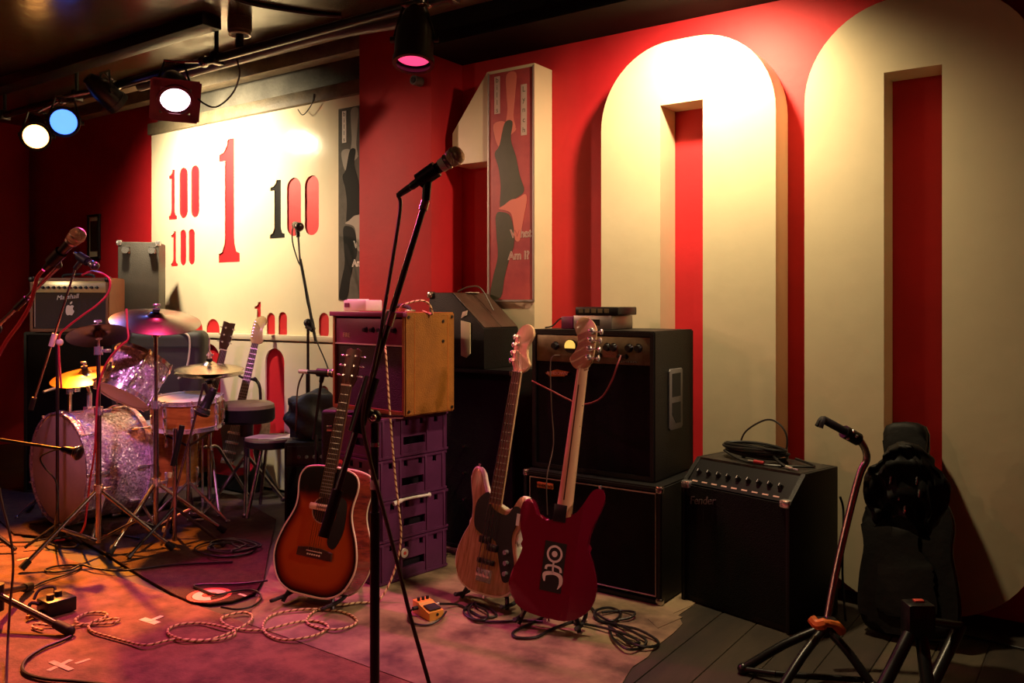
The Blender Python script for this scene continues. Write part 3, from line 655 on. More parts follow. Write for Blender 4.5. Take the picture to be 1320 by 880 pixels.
knobs(gc, [.25, .30, .35, .40, .45], .006, .372, .012)
for y in (.055, .255): B().box((gW + .0006, y, gH / 2), (.002, .003, gH - .02)).obj('side_seam', 'logo_orange', gc)
for y, z in ((.02, gH - .02), (.28, gH - .02), (.02, .02), (.28, .02), (.225, gH - .04), (.225, gH - .13)): B().rod((gW - .001, y, z), (gW + .004, y, z), .007, n=10).obj('rivet', 'steel_dark', gc)
B().tube([(.27, .14, gH), (.285, .14, gH + .022), (.335, .14, gH + .03), (.385, .14, gH + .022), (.40, .14, gH)], .010, 8).obj('handle', 'black_rubber', gc)
for x in (.27, .40): B().box((x, .14, gH + .006), (.04, .035, .012), .004).obj('handle_cap', 'chrome_worn', gc)
for x in (.04, gW - .04):
    for y in (.04, gD - .04): B().rod((x, y, -.0055), (x, y, .001), .014, n=10).obj('rubber_foot', 'black_rubber', gc)
MG = WM[gc.name]
wb = boxthing('power_supply', 'white power supply box standing on the gold sided combo', 'box', MG @ Matrix.Translation((.02, .05, gH + .0045)), .17, .10, .052, 'white_plastic', .006)
B().box((.05, .05, .054), (.08, .07, .006), .002).obj('lid', 'white_plastic', wb); B().box((.03, -.001, .028), (.035, .004, .02)).obj('label_print', 'panel_purple', wb)

# dark cabinet behind the guitars with the brown wedge on top
bx0, bx1 = WY(590, 0, 3.30).x - .24, WY(662, 0, 3.30).x
ck = cab('speaker_cabinet', 'tall black speaker cabinet between the crates and the bass combo', 'speaker cabinet', frame(V((bx0, 3.30, FZ)), SN), bx1 - bx0, .305, .895, shell='tolex', grille='grille_black', gz=(0, 1), handle=False)
for z in (.25, .38, .51): B().rod((bx1 - bx0 - .30, -.004, z), (bx1 - bx0 - .30, .013, z), .006, n=8).obj('stud', 'chrome_worn', ck)
Yw = 3.31; px_ = lambda x, y: (WY(x, y, Yw).x, WY(x, y, Yw).z)
wz = FZ + .897
wx = [px_(553, 377), px_(582, 377), px_(624, 424)]
prof = [(wx[0][0], wz), (wx[2][0], wz), (wx[2][0], wx[2][1]), (wx[1][0], wx[1][1]), (wx[0][0], wx[0][1])]
o_ = V((prof[0][0], Yw, wz))
wg = thing('stage_monitor', 'brown wedge stage monitor turned on end over the black cabinet', 'stage monitor', Matrix.Translation(o_))
pr = [(a - o_.x, c - wz) for a, c in prof]
B().prism(pr, -.295, 0, .006, FRONT).obj('shell', 'tolex', wg)
a0, a1 = V((pr[3][0], 0, pr[3][1])), V((pr[2][0], 0, pr[2][1])); sl = (a1 - a0).normalized(); nn = V((-sl.z, 0, sl.x))
for k, (s, e) in enumerate(((.02, .50), (.51, .98))):
    c = a0 + (a1 - a0) * .5 + nn * .003 + V((0, .147, 0))
    B().box((0, 0, 0), ((a1 - a0).length * .96, .285 * .485, .006), .002, M=Matrix.Translation(c + V((0, (k - .5) * .142, 0))) @ Matrix.Rotation(-math.atan2(sl.z, sl.x), 4, 'Y')).obj('grille_half', 'tolex_brown', wg)
B().box((pr[0][0] + .165, .15, pr[4][1] + .001), (.10 - .1 + .02, .09, .003)).obj('white_tape', 'tape', wg)
def lp(x, y): a, c = px_(x, y); return (a - o_.x, c - wz)
B().prism([lp(595, 413), lp(607, 416), lp(607, 456), lp(602, 461), lp(595, 458)], .0, .008, .002, FRONT).obj('handle_plate', 'cream_matt', wg)
B().prism([lp(595, 410), lp(597, 402), lp(603, 400), lp(602, 406)], .0, .006, .001, FRONT).obj('torn_label', 'tape', wg)
B().box((.012, .005, pr[4][1] - .012), (.036, .036, .036), .008).obj('corner', 'chrome_worn', wg)
cable('signal_cable', 'thin brown lead arching over the top of the brown wedge monitor', [V((o_.x + .10, 3.42, wz + pr[4][1] + .006)), V((o_.x + .16, 3.44, wz + pr[4][1] + .03)), V((o_.x + .22, 3.46, wz + pr[4][1] + .02)), V((o_.x + .29, 3.47, wz + pr[4][1] - .09))], .004, 'cable_brown')

# ---- behind the drums
def ff(x, y, d, phi): p = P(x, y, d); return frame(V((p.x, p.y, 0)), facing(p, phi)), p.z
M0, _ = ff(30, 600, 5.45, 26)
blk = cab('speaker_cabinet', 'big black cabinet behind the drums carrying the small combo with white panel', 'speaker cabinet', Matrix.Translation((0, 0, FZ)) @ M0, .57, .34, 1.035, shell='cover_green', grille='grille_black', handle=False, corners=None)
MA, _ = ff(38, 600, 5.42, 28)
mW, mH = .50, .345
ma = thing('guitar_combo', 'small black combo with a white control panel and a white fruit sticker', 'amplifier', Matrix.Translation((0, 0, FZ + 1.0365)) @ MA)
ring(B(), 0, mW, 0, mH, .02, 0, .24).obj('shell', 'tolex_rust', ma)
B().box((mW / 2, .22, mH / 2), (mW - .042, .012, mH - .042)).obj('back_panel', 'tolex', ma)
B().box((mW / 2, .016, .135), (mW - .042, .014, .225)).obj('grille_cloth', 'grille_brown', ma)
B().box((mW / 2, .010, .287), (mW - .042, .016, .074), .002).obj('control_panel', 'panel_gold', ma)
knobs(ma, [.05 + .034 * k for k in range(12)], .002, .282, .009)
B().tube([(.03, .008, .03), (.03, .008, .25)], .003, 6, 0).obj('piping', 'piping', ma)
text('badge_lettering', 'Marshall', .042, FRONT @ Matrix.Translation((mW * .47, .222, -.006)) @ Matrix.Rotation(R(5), 4, 'Z'), 'white_plastic', ma, .002, shear=.3)
ap = [(.00, .012), (.012, .0), (.030, .004), (.048, .0), (.062, .016), (.07, .034), (.060, .044), (.058, .060), (.066, .072), (.052, .082), (.036, .076), (.016, .082), (.002, .070), (-.004, .044), (-.004, .026)]
B().prism([(p.x, p.y) for p in spline([(mW * .455 + a * .72, .105 + c * .80, 0) for a, c in ap], 4, True)], -.008, -.0065, M=FRONT).obj('fruit_sticker', 'white_symbol', ma)
B().prism([(p.x, p.y) for p in spline([(mW * .455 + a * .72, .105 + c * .80, 0) for a, c in ((.034, .088), (.036, .104), (.052, .112), (.050, .096))], 4, True)], -.008, -.0065, M=FRONT).obj('fruit_sticker', 'white_symbol', ma)
B().tube([(mW / 2 - .1, .12, mH), (mW / 2 - .08, .12, mH + .022), (mW / 2 + .08, .12, mH + .022), (mW / 2 + .1, .12, mH)], .009, 8).obj('handle', 'black_rubber', ma)
for x in (.01, mW - .01): B().box((x, .01, mH - .01), (.034, .034, .034), .008).obj('corner', 'black_plastic', ma)
M1, _ = ff(160, 600, 5.58, 16)
cov = thing('covered_amplifier', 'amplifier under a rounded dull black cover behind the large cymbal', 'amplifier', Matrix.Translation((0, 0, FZ)) @ M1)
B().box((.25, .11, .52), (.50, .22, 1.03), .05, seg=4).obj('cover', 'cover_green', cov)
B().box((.27, -.001, .93), (.40, .006, .012)).obj('seam', 'black_rubber', cov)
M2, _ = ff(150, 600, 5.72, 12)
tc_ = thing('speaker_cabinet', 'grey cabinet standing on end with two castors on its face, beside the cream panel', 'speaker cabinet', Matrix.Translation((0, 0, FZ + 1.037)) @ M2)
cW = .262; cH = .60
B().box((cW / 2, .17, cH / 2), (cW, .26, cH), .008).obj('shell', 'tolex_grey', tc_)
for x in (.008, cW - .008): B().box((x, .05, cH - .008), (.036, .036, .036), .008).obj('corner', 'chrome', tc_)
for x in (.055, cW - .04):
    k = B().box((x, .035, cH - .055), (.05, .012, .05), .003).obj('caster', 'chrome_worn', tc_)
    B().rod((x, .03, cH - .06), (x, -.012, cH - .06), .022, n=16).obj('caster_wheel', 'chrome', k)
MC = WM[cov.name]
cable('signal_cable', 'pale lead lying over the edge of the covered amplifier behind the large cymbal', [MC @ V(p_) for p_ in ((.10, .06, 1.12), (.13, .04, 1.055), (.22, .02, 1.042), (.33, .012, 1.041), (.40, -.006, 1.01), (.415, -.008, .95), (.405, -.008, .84), (.38, -.008, .76), (.34, -.008, .72))], .006, 'cable_white')
# dark amplifier with the crumpled jacket, behind the acoustic guitar
M3, _ = ff(366, 600, 4.62, 8)
ka = thing('keyboard_amplifier', 'low black amplifier with a row of knobs behind the acoustic guitar', 'amplifier', Matrix.Translation((0, 0, FZ)) @ M3)
B().box((.20, .15, .23), (.40, .28, .46), .01).obj('shell', 'tolex', ka)
B().box((.20, .008, .39), (.37, .012, .10), .003).obj('control_panel', 'black_plastic', ka); knobs(ka, [.08 + .04 * k for k in range(7)], .002, .38, .009, 'grey_plastic')
B().box((.20, .009, .19), (.37, .01, .27)).obj('grille_cloth', 'grille_black', ka)
M4, _ = ff(412, 600, 4.2, 22)
rb = thing('instrument_case', 'upright dark instrument case between the low amplifier and the crates', 'case', Matrix.Translation((0, 0, FZ)) @ M4)
B().box((.17, .11, .345), (.34, .20, .69), .02, seg=3).obj('shell', 'tolex', rb)
B().rod((.045, -.0045, .128), (.045, -.0065, .128), .030, n=24).obj('round_sticker', 'sticker_red', crates[2]); B().rod((.045, -.0066, .128), (.045, -.0072, .128), .015, n=20).obj('sticker_print', 'panel_purple', crates[2])
for x in (.05, .29): B().box((x, .006, .60), (.03, .012, .03), .003).obj('latch', 'chrome_worn', rb)
pj = WM[ka.name] @ V((.17, .13, .468))
jb_ = B(); random.seed(9)
bmesh.ops.create_icosphere(jb_.bm, subdivisions=4, radius=1)
for v in jb_.bm.verts:
    c = v.co; s = 1 + .10 * math.sin(c.x * 7 + c.y * 4) + .08 * math.sin(c.z * 9 + c.x * 5) + .05 * math.sin(c.y * 13 - c.z * 6)
    z = c.z * s; v.co = V((c.x * .185 * s, c.y * .11 * s, .085 + max(z, -.60) * .16))
jk_ = jb_.obj('black_jacket', 'jacket'); jk_.location = pj + V((0, 0, .012)); jk_.rotation_euler = (0, 0, YAW); tag(jk_, 'crumpled black jacket heaped on the low amplifier', 'jacket')

MQ = frame(V((WY(268, 0, 3.48).x, 3.48, 0)), SN)
lc_ = thing('equipment_case', 'long low black equipment case on the floor behind the round stools', 'case', Matrix.Translation((0, 0, FZ)) @ MQ)
B().box((.21, .06, .15), (.42, .12, .30), .012).obj('shell', 'tolex', lc_); B().box((.21, .06, .304), (.43, .126, .012), .003).obj('lid', 'tolex_worn', lc_)
for x in (.09, .33): B().box((x, .002, .26), (.035, .012, .045), .003).obj('latch', 'chrome_worn', lc_)
MU = WM[up.name]
cable('signal_cable', 'red lead drooping from the bass combo control panel across its front', [MU @ V(p_) for p_ in ((kp(801), -.004, zc - .02), (kp(800), -.03, zc - .06), (kp(793), -.035, zc - .13), (kp(778), -.03, zc - .205), (kp(755), -.03, zc - .235), (kp(735), -.03, zc - .215), (kp(712), -.03, zc - .18), (kp(690), -.02, zc - .15), (-.012, .05, zc - .16))], .004, 'cable_dull_red', 8)
cable('signal_cable', 'thin brown lead hanging straight down the bass combo front from its panel', [MU @ V(p_) for p_ in ((kp(722), -.004, zc - .03), (kp(716), -.022, zc - .035), (kp(713.5), -.026, zc - .08), (kp(714.5), -.024, zc - .25), (kp(718), -.03, zc - .42), (kp(719), -.09, zc - .56), (kp(719), -.085, zc - .72))], .0028, 'cable_brown')
# ------------------------------------------------------------------ guitars
def gframe(bot, top, phi, back=False):
    v = (top - bot).normalized(); n0 = facing(bot, phi); wv = (n0 - v * n0.dot(v)).normalized()
    if back: wv = -wv
    u = v.cross(wv)
    return Matrix(((u.x, v.x, wv.x, bot.x), (u.y, v.y, wv.y, bot.y), (u.z, v.z, wv.z, bot.z), (0, 0, 0, 1)))
def smooth2(pts, n=5): return [(p.x, p.y) for p in spline([(a, c, 0) for a, c in pts], n, True)]
def mirror(h): return [(-a, c) for a, c in h] + [(a, c) for a, c in reversed(h) if a > 1e-6]
def neckbox(T, name, v0, v1, w0, w1, wt, m, depth, round_=True):     # tapered neck: widths at v0 and v1; wt = top height, depth below
    b = B(); bm = b.bm; rings = []
    for v, w_ in ((v0, w0), (v1, w1)):
        prof = [(-w_ / 2, wt), (w_ / 2, wt)] + [(w_ / 2 * math.cos(R(a)), wt - .003 - depth * math.sin(R(a))) for a in range(0, 181, 22)]
        rings.append([bm.verts.new((x, v, z)) for x, z in prof])
    n = len(rings[0])
    for k in range(n): bm.faces.new((rings[0][k], rings[0][(k + 1) % n], rings[1][(k + 1) % n], rings[1][k]))
    bm.faces.new(list(reversed(rings[0]))); bm.faces.new(rings[1])
    return b.obj(name, m, T)
def frets(T, nut, scale, n, w0, w1, vb, wt, m='nickel', skip=0):
    for k in range(1, n + 1):
        v = nut - scale * (1 - 2 ** (-k / 12))
        if v < vb: break
        t = (nut - v) / max(nut - vb, 1e-6); w_ = w0 + (w1 - w0) * t
        B().box((0, v, wt + .0005), (w_ - .002, .0024, .0022)).obj('fret', m, T)
def strings(T, n, v0, v1, s0, s1, z0, z1, r, m='nickel'):
    for k in range(n):
        t = k / (n - 1) - .5
        B().rod((t * s0, v0, z0), (t * s1, v1, z1), r * (1.25 - .5 * k / (n - 1)), n=5).obj('string', m, T)

# --- acoustic with sunburst top
bt_, tp_ = P(396, 767, 3.40), P(457, 448, 3.60)
L_ = (tp_ - bt_).length; GM = gframe(bt_, tp_, 37)
ac = thing('acoustic_guitar', 'sunburst acoustic guitar with cream binding standing in front of the crates', 'guitar', GM)
half = [(0, 0), (.09, .004), (.155, .038), (.192, .105), (.197, .165), (.178, .235), (.150, .295), (.137, .335), (.136, .375), (.145, .43), (.140, .468), (.115, .495), (.06, .507), (0, .508)]
hf = [(p.x, p.y) for p in spline([(a, c, 0) for a, c in half], 4)]
out = mirror(hf)
B().prism(out, -.115, -.002, 0).obj('body', 'mahogany', ac, sharp=30)
cz = (0, .20)
b = B(); lay = b.bm.verts.layers.float.new('burst'); fr_ = (0, .3, .55, .72, .82, .9, .96, 1.0); rg = []
for s in fr_:
    if s == 0: v = b.bm.verts.new((cz[0], cz[1], 0)); v[lay] = 0; rg.append([v]); continue
    row = []
    for x, y in out:
        q = (cz[0] + (x - cz[0]) * s, cz[1] + (y - cz[1]) * s); v = b.bm.verts.new((q[0], q[1], 0))
        up_ = max(0, min(1, (q[1] - .30) / .11)); v[lay] = max(s * s * s, up_ * .97); row.append(v)
    rg.append(row)
n = len(out)
for k in range(n): b.bm.faces.new((rg[0][0], rg[1][k], rg[1][(k + 1) % n]))
for a_, c_ in zip(rg[1:], rg[2:]):
    for k in range(n): b.bm.faces.new((a_[k], c_[k], c_[(k + 1) % n], a_[(k + 1) % n]))
for v in b.bm.verts: v.co.z = .0005
b.obj('top', 'sunburst', ac)
for z in (-.001, -.114): B().tube([(x, y, z) for x, y in out], .0042, 6, 0, True).obj('binding', 'ivory', ac)
B().rod((0, .335, .0006), (0, .335, .0016), .055, n=32).obj('rosette', 'cream_matt', ac); B().rod((0, .335, .0016), (0, .335, .0022), .050, n=32).obj('sound_hole', 'black_rubber', ac)
B().prism([(-.060, .332), (.060, .332), (.064, .338), (.064, .352), (.060, .358), (-.060, .358), (-.064, .352), (-.064, .338)], .003, .014, .003).obj('pickup', 'ivory', ac)
text('pickup_lettering', 'SUNRISE', .013, Matrix.Translation((0, .345, .0143)), 'tolex_brown', ac)
B().prism(smooth2([(.045, .40), (.10, .385), (.112, .33), (.112, .26), (.085, .195), (.05, .205), (.046, .255), (.062, .30), (.066, .345), (.055, .375)], 4), .0008, .0022).obj('pickguard', 'black_plastic', ac)
B().prism([(-.085, .145), (.085, .145), (.083, .178), (.03, .185), (-.03, .185), (-.083, .178)], .001, .010, .003).obj('bridge', 'rosewood', ac)
for k in range(6): B().rod((-.028 + .0112 * k, .158, .009), (-.028 + .0112 * k, .158, .0145), .0034, n=8).obj('bridge_pin', 'ivory', ac)
B().box((0, .171, .0115), (.074, .003, .005)).obj('saddle', 'ivory', ac)
nut = L_ - .165
neckbox(ac, 'neck', .49, nut + .01, .055, .044, .004, 'neck_wood', .020)
B().prism([(-.028, .385), (.028, .385), (.0215, nut), (-.0215, nut)], .0042, .010).obj('fretboard', 'rosewood', ac)
frets(ac, nut, .648, 20, .043, .056, .39, .010)
B().box((0, nut + .003, .009), (.044, .006, .012)).obj('nut_bar', 'ivory', ac)
strings(ac, 6, .172, nut, .055, .036, .0145, .0135, .0009, 'brass')
B().prism([(-.024, nut), (.024, nut), (.036, nut + .03), (.036, L_ - .012), (.020, L_ - .002), (0, L_ - .012), (-.020, L_ - .002), (-.036, L_ - .012), (-.036, nut + .03)], -.012, .003, .003).obj('headstock', 'walnut', ac)
for k in range(3):
    for s in (-1, 1):
        v = nut + .045 + .042 * k
        B().rod((s * .022, v, .003), (s * .022, v, .014), .004, n=8).rod((s * .022, v, -.006), (s * .05, v, -.006), .003, n=6).sph((s * .055, v, -.006), .009, (1, .55, 1), n=8).obj('tuner', 'chrome', ac)
for k in range(6):
    s = -1 if k < 3 else 1; v = nut + .045 + .042 * (2 - k % 3)
    B().rod((-.018 + .0072 * k, nut + .004, .0135), (s * .022, v, .012), .0008, n=5).obj('string', 'brass', ac)

# --- solid basses
BASS = [(0, 0), (-.09, .008), (-.150, .055), (-.167, .13), (-.145, .21), (-.118, .27), (-.122, .335), (-.145, .405), (-.158, .46), (-.142, .492), (-.112, .482), (-.085, .43), (-.060, .392), (-.034, .372), (.034, .352), (.062, .342), (.085, .352), (.105, .388), (.122, .412), (.145, .408), (.158, .370), (.150, .305), (.130, .245), (.142, .185), (.166, .125), (.155, .055), (.095, .010)]
def head_bass(L, nut):                                           # seen from the front: straight tuner edge on the bass side
    h = L - nut
    return smooth2([(-.022, nut), (-.027, nut + .02), (-.040, nut + .035), (-.042, nut + h * .5), (-.042, L - .055), (-.036, L - .035), (-.018, L - .012), (.012, L), (.040, L - .018), (.046, L - .05), (.030, L - .082), (.026, L - .11), (.038, nut + .055), (.052, nut + .038), (.045, nut + .022), (.022, nut)], 4)
def bass(name, label, M, L, top, edge, board, pick, back=False):
    T = thing(name, label, 'guitar', M); o = smooth2(BASS, 4)
    if edge: B().prism(o, -.020, .017, .007, seg=3).obj('body', edge, T); B().prism([(x * .962, .25 + (y - .25) * .968) for x, y in o], .0165, .0205, .002).obj('top', top, T)
    else:
        b = B().prism(o, -.022, .020, .009, seg=3)
        if back:                                                 # belly contour: the bass side of the back is planed off
            A_, B_, C_ = V((-.088, .47, -.022)), V((-.074, .08, -.022)), V((-.168, .20, .010)); pn = (B_ - A_).cross(C_ - A_).normalized()
            if pn.z > 0: pn = -pn
            bmesh.ops.bisect_plane(b.bm, geom=b.bm.verts[:] + b.bm.edges[:] + b.bm.faces[:], plane_co=A_, plane_no=pn, clear_outer=True)
            bmesh.ops.holes_fill(b.bm, edges=[e_ for e_ in b.bm.edges if e_.is_boundary])
        b.obj('body', top, T)
    nut = L - .205
    neckbox(T, 'neck', .355, nut + .004, .062, .041, .027, 'maple', .021)
    B().prism([(-.031, .36), (.031, .36), (.0205, nut), (-.0205, nut)], .0272, .0325).obj('fretboard', board, T)
    frets(T, nut, .864, 20, .041, .061, .37, .0325)
    B().prism(head_bass(L, nut), .006, .022, .003).obj('headstock', 'maple', T)
    B().box((0, nut + .001, .029), (.042, .005, .012)).obj('nut_bar', 'ivory', T)
    for k in range(4):
        v = nut + .048 + .034 * k; x = -.026
        t = B().rod((x, v, .022), (x, v, .036), .0065, n=10).rod((x, v, -.010), (x, v, .006), .011, n=12).sph((x - .001, v, -.011), .0125, (1, 1, .7), n=10).rod((x, v, -.003), (x - .032, v, -.003), .0028, n=6).sph((x - .040, v, -.003), .0135, (.5, .95, 1.0), n=10)
        t.obj('tuner', 'chrome', T)
        B().rod((-.016 + .0107 * k, nut, .036), (x + .003, nut + .048 + .034 * k, .032), .0012, n=5).obj('string', 'nickel', T)
    strings(T, 4, .085, nut, .058, .033, .038, .036, .0016)
    if pick:
        B().prism(smooth2([(-.045, .40), (-.095, .36), (-.10, .30), (-.085, .25), (-.03, .225), (.03, .215), (.06, .15), (.095, .075), (.130, .085), (.138, .14), (.118, .20), (.105, .25), (.122, .31), (.128, .36), (.095, .365), (.06, .325), (-.02, .345)], 4), .0207, .0235).obj('pickguard', 'black_plastic', T)
        for x, v in ((-.022, .212), (.022, .188)): B().box((x, v, .026), (.052, .028, .018), .004).obj('pickup', 'black_plastic', T)
        B().box((0, .13, .026), (.085, .020, .014), .004).obj('pickup', 'black_plastic', T)
        for x, v in ((.095, .185), (.104, .145), (.108, .105)): B().lathe([(0, .016), (.009, .016), (.010, 0), (0, 0)], Matrix.Translation((x, v, .0236)), 12).obj('knob', 'chrome', T)
    br = B().box((0, .075, .0225), (.075, .05, .004)).obj('bridge', 'chrome', T)
    for k in range(4): B().box((-.028 + .0187 * k, .085, .030), (.014, .03, .012), .003).obj('bridge_saddle', 'chrome', br)
    for v, x in ((0.0, 0), (.49, -.135)): B().lathe([(0, .016), (.007, .014), (.005, .006), (.004, 0), (0, 0)], Matrix.Translation((x, v, 0)) @ Matrix.Rotation(R(90 if v == 0 else -90), 4, 'X'), 10).obj('strap_button', 'chrome', T)
    if back:
        B().box((0, .40 - .018, -.0232), (.05, .064, .004), .002).obj('neck_plate', 'black_plastic', T)
        b = B()
        b.box((0, (.43 + nut - .06) / 2, .0044), (.0045, nut - .49, .003)).obj('skunk_stripe', 'walnut', T)
        for v in [nut - .864 * (1 - 2 ** (-k / 12)) for k in (3, 5, 7, 9, 12)]:
            for s in (-1, 1): B().sph((s * .0235 * (1 - (v - .36) * .25), v, .018), .003, n=6).obj('side_dot', 'walnut', T)
        dcl = B().prism([(-.042, .095), (.042, .095), (.042, .275), (-.042, .275)], -.0234, -.0221).obj('decal', 'black_rubber', T)
        K = Matrix(((-1, 0, 0, 0), (0, 1, 0, .185), (0, 0, -1, -.0236), (0, 0, 0, 1)))    # drawing seen from the back
        def line(pts, r): B().tube(pts, r, 6, 5).bm
        s_ = .9
        def stroke(pts, wds, close=False):
            P2 = spline([(a * s_, c * s_, 0) for a, c in pts], 6, close); N = len(P2); Lf, Rt_ = [], []
            for i, p in enumerate(P2):
                t = (P2[(i + 1) % N] - P2[i - 1]) if close or 0 < i < N - 1 else (P2[1] - P2[0] if i == 0 else P2[-1] - P2[-2]); t.normalize(); nrm_ = V((-t.y, t.x, 0))
                f_ = i / (N - 1) * (len(wds) - 1); j = min(int(f_), len(wds) - 2) if len(wds) > 1 else 0
                w_ = wds[j] + (wds[j + 1] - wds[j]) * (f_ - j) if len(wds) > 1 else wds[0]
                Lf.append(p + nrm_ * w_ * s_); Rt_.append(p - nrm_ * w_ * s_)
            return Lf, Rt_
        b = B(); bm = b.bm
        def ribbon(pts, wds, close=False):
            Lf, Rt_ = stroke(pts, wds, close); a = [bm.verts.new(K @ p) for p in Lf]; c = [bm.verts.new(K @ p) for p in Rt_]; N = len(a)
            for i in range(N if close else N - 1): bm.faces.new((a[i], a[(i + 1) % N], c[(i + 1) % N], c[i]))
        ribbon([(.030 * math.cos(R(a)), .052 + .031 * math.sin(R(a))) for a in range(0, 360, 45)], [.0045], True)
        ribbon([(0, .022), (0, .004), (.001, -.014)], [.004, .004])
        ribbon([(.036, -.018), (.031, -.002), (.012, .004), (-.012, .004), (-.028, -.001), (-.030, -.014)][::-1], [.0055, .005, .004, .005, .0055])
        ribbon([(.002, -.014), (.0, -.026)], [.004, .004])
        ribbon([(.030, -.085), (.041, -.060), (.036, -.034), (.012, -.025), (-.014, -.027), (-.033, -.036), (-.030, -.062)], [.001, .0075, .0085, .006, .0075, .0085, .003])
        r = bmesh.ops.create_circle(bm, cap_ends=True, segments=18, radius=.0125 * s_, matrix=K @ Matrix.Translation((0, .052 * s_, 0)))
        sy = b.obj('decal_symbol', 'white_symbol', T); sy['kind'] = 'stuff'
    return T
b2b, b2t = P(624, 766, 3.42), P(682, 419, 3.60)
GB = gframe(b2b, b2t, 40)
bass('bass_guitar', 'natural wood bass guitar with black pickguard, between the crates and the red bass', GB, (b2t - b2b).length, 'ash_body', 'cream_edge', 'neck_wood', True)  # cream body sides: bright light along the edges put into the colour
b1b, b1t = P(707, 795, 3.16), P(757, 408, 3.30)
GR = gframe(b1b, b1t, 20, True)
bass('bass_guitar', 'metallic red bass guitar turned back to front, with a black and white decal', GR, (b1t - b1b).length, 'metal_red', None, 'maple', False, True)

# --- stands that carry the three guitars
def guitar_stand(label, M, front_w, z0, half, back=False):
    T = thing('guitar_stand', label, 'guitar stand', Matrix.Translation(V((M.translation.x, M.translation.y, FZ))), 'folding guitar stands')
    o = M.translation; n = (M.to_3x3() @ V((0, 0, 1))) * (-1 if back else 1); nh = V((n.x, n.y, 0)).normalized(); u = V((nh.y, -nh.x, 0)); g = lambda p: V((p.x, p.y, FZ + .009))
    low = o - V((0, 0, .017)); hub = low - nh * (half + .09) + V((0, 0, .28))
    cr = B(); 
    for s in (-1, 1):
        a = low + u * s * .12 - nh * (half + .02); B().tube([hub, a + V((0, 0, .07)), a, a + nh * (2 * half + .01), a + nh * (2 * half + .025) + V((0, 0, .006))], .008, 8, 5).obj('cradle_arm', 'black_rubber', T, True)
        B().rod(hub, g(low + u * s * .12 - nh * .0), .009, n=8).obj('leg', 'black_metal', T, True)
    B().rod(hub, g(low - nh * (half + .30)), .009, n=8).obj('leg', 'black_metal', T, True)
    B().box((0, 0, 0), (.05, .04, .09), .008, M=Matrix.Translation(hub)).obj('hub', 'black_plastic', T, True)
guitar_stand('low black stand under the acoustic guitar', GM, .1, 0, .065)
guitar_stand('low black stand under the natural wood bass', GB, .1, 0, .035)
guitar_stand('low black stand under the red bass', GR, .1, 0, .035, True)

# --- guitars in the dark behind the drums
s1b, s1t = P(290, 612, 5.30), P(338, 408, 5.55)
G3 = gframe(s1b, s1t, 12); L3 = (s1t - s1b).length
sg = thing('electric_guitar', 'red electric guitar with a maple headstock leaning by the cream panel', 'guitar', G3)
o = [(x * .97, y * .88) for x, y in smooth2(BASS, 3)]
B().prism(o, -.02, .02, .008).obj('body', 'strat_red', sg)
B().prism(smooth2([(-.05, .34), (-.085, .28), (-.06, .20), (-.03, .12), (.03, .07), (.10, .06), (.12, .12), (.09, .2), (.10, .28), (.06, .31)], 3), .0203, .0225).obj('pickguard', 'grey_plastic', sg)
for v in (.14, .20, .26): B().box((0, v, .025), (.08, .018, .012), .003).obj('pickup', 'chrome', sg)
for x, v in ((.08, .15), (.088, .10), (.095, .07)): B().rod((x, v, .0226), (x, v, .036), .010, n=10).obj('knob', 'chrome', sg)
B().box((0, .085, .024), (.08, .035, .008), .002).obj('bridge', 'chrome', sg)
nu = L3 - .185
neckbox(sg, 'neck', .31, nu, .056, .042, .026, 'maple', .02); B().prism([(-.028, .32), (.028, .32), (.021, nu), (-.021, nu)], .0262, .0315).obj('fretboard', 'rosewood', sg)
frets(sg, nu, .648, 16, .042, .056, .33, .0315)
B().prism(smooth2([(-.021, nu), (-.038, nu + .03), (-.040, L3 - .05), (-.02, L3 - .012), (.012, L3), (.038, L3 - .018), (.040, L3 - .045), (.024, L3 - .07), (.036, nu + .045), (.045, nu + .02), (.021, nu)], 4), .008, .022, .003).obj('headstock', 'maple', sg)
for k in range(6): B().rod((-.03, nu + .04 + .02 * k, .022), (-.03, nu + .04 + .02 * k, .033), .004, n=6).obj('tuner', 'chrome', sg)
strings(sg, 6, .085, nu, .052, .036, .036, .034, .0009)
st = thing('guitar_stand', 'black tubular stand with a forked yoke behind the red electric guitar', 'guitar stand', V((P(333, 540, 5.6).x, P(333, 540, 5.6).y, FZ)), 'folding guitar stands')
yk = G3 @ V((0, .62, -.05)); ft = V((yk.x, yk.y, FZ)) - facing(yk, 0) * .02
B().tube([ft + RT * .05, yk + RT * .07 - V((0, 0, .35)), yk + RT * .07 - V((0, 0, .06)), yk + RT * .02], .010, 8, 5).obj('post', 'black_metal', st, True)
for s in (-1, 1): B().tube([yk, yk + G3.to_3x3() @ V((s * .045, 0, 0)), yk + G3.to_3x3() @ V((s * .05, 0, .09))], .008, 8, 3).obj('yoke_arm', 'black_rubber', st, True)
for s in (-1, 1): B().rod(ft + V((0, 0, .25)) + RT * .04, V((ft.x, ft.y, FZ + .008)) + RT * .2 * s + facing(yk, 0) * .16, .009, n=8).obj('leg', 'black_metal', st, True)
s2b, s2t = P(246, 608, 5.30), P(295, 413, 5.42)
G4 = gframe(s2b, s2t, -28); L4 = (s2t - s2b).length
sg2 = thing('electric_guitar', 'dark brown guitar with a slim headstock leaning behind the hi-hat', 'guitar', G4)
B().prism([(x * .95, y * .86) for x, y in smooth2(BASS, 3)], -.022, .022, .01).obj('body', 'drum_wood', sg2)
nu = L4 - .19
neckbox(sg2, 'neck', .31, nu, .056, .042, .026, 'mahogany', .02); B().prism([(-.028, .32), (.028, .32), (.021, nu), (-.021, nu)], .0262, .0315).obj('fretboard', 'rosewood', sg2)
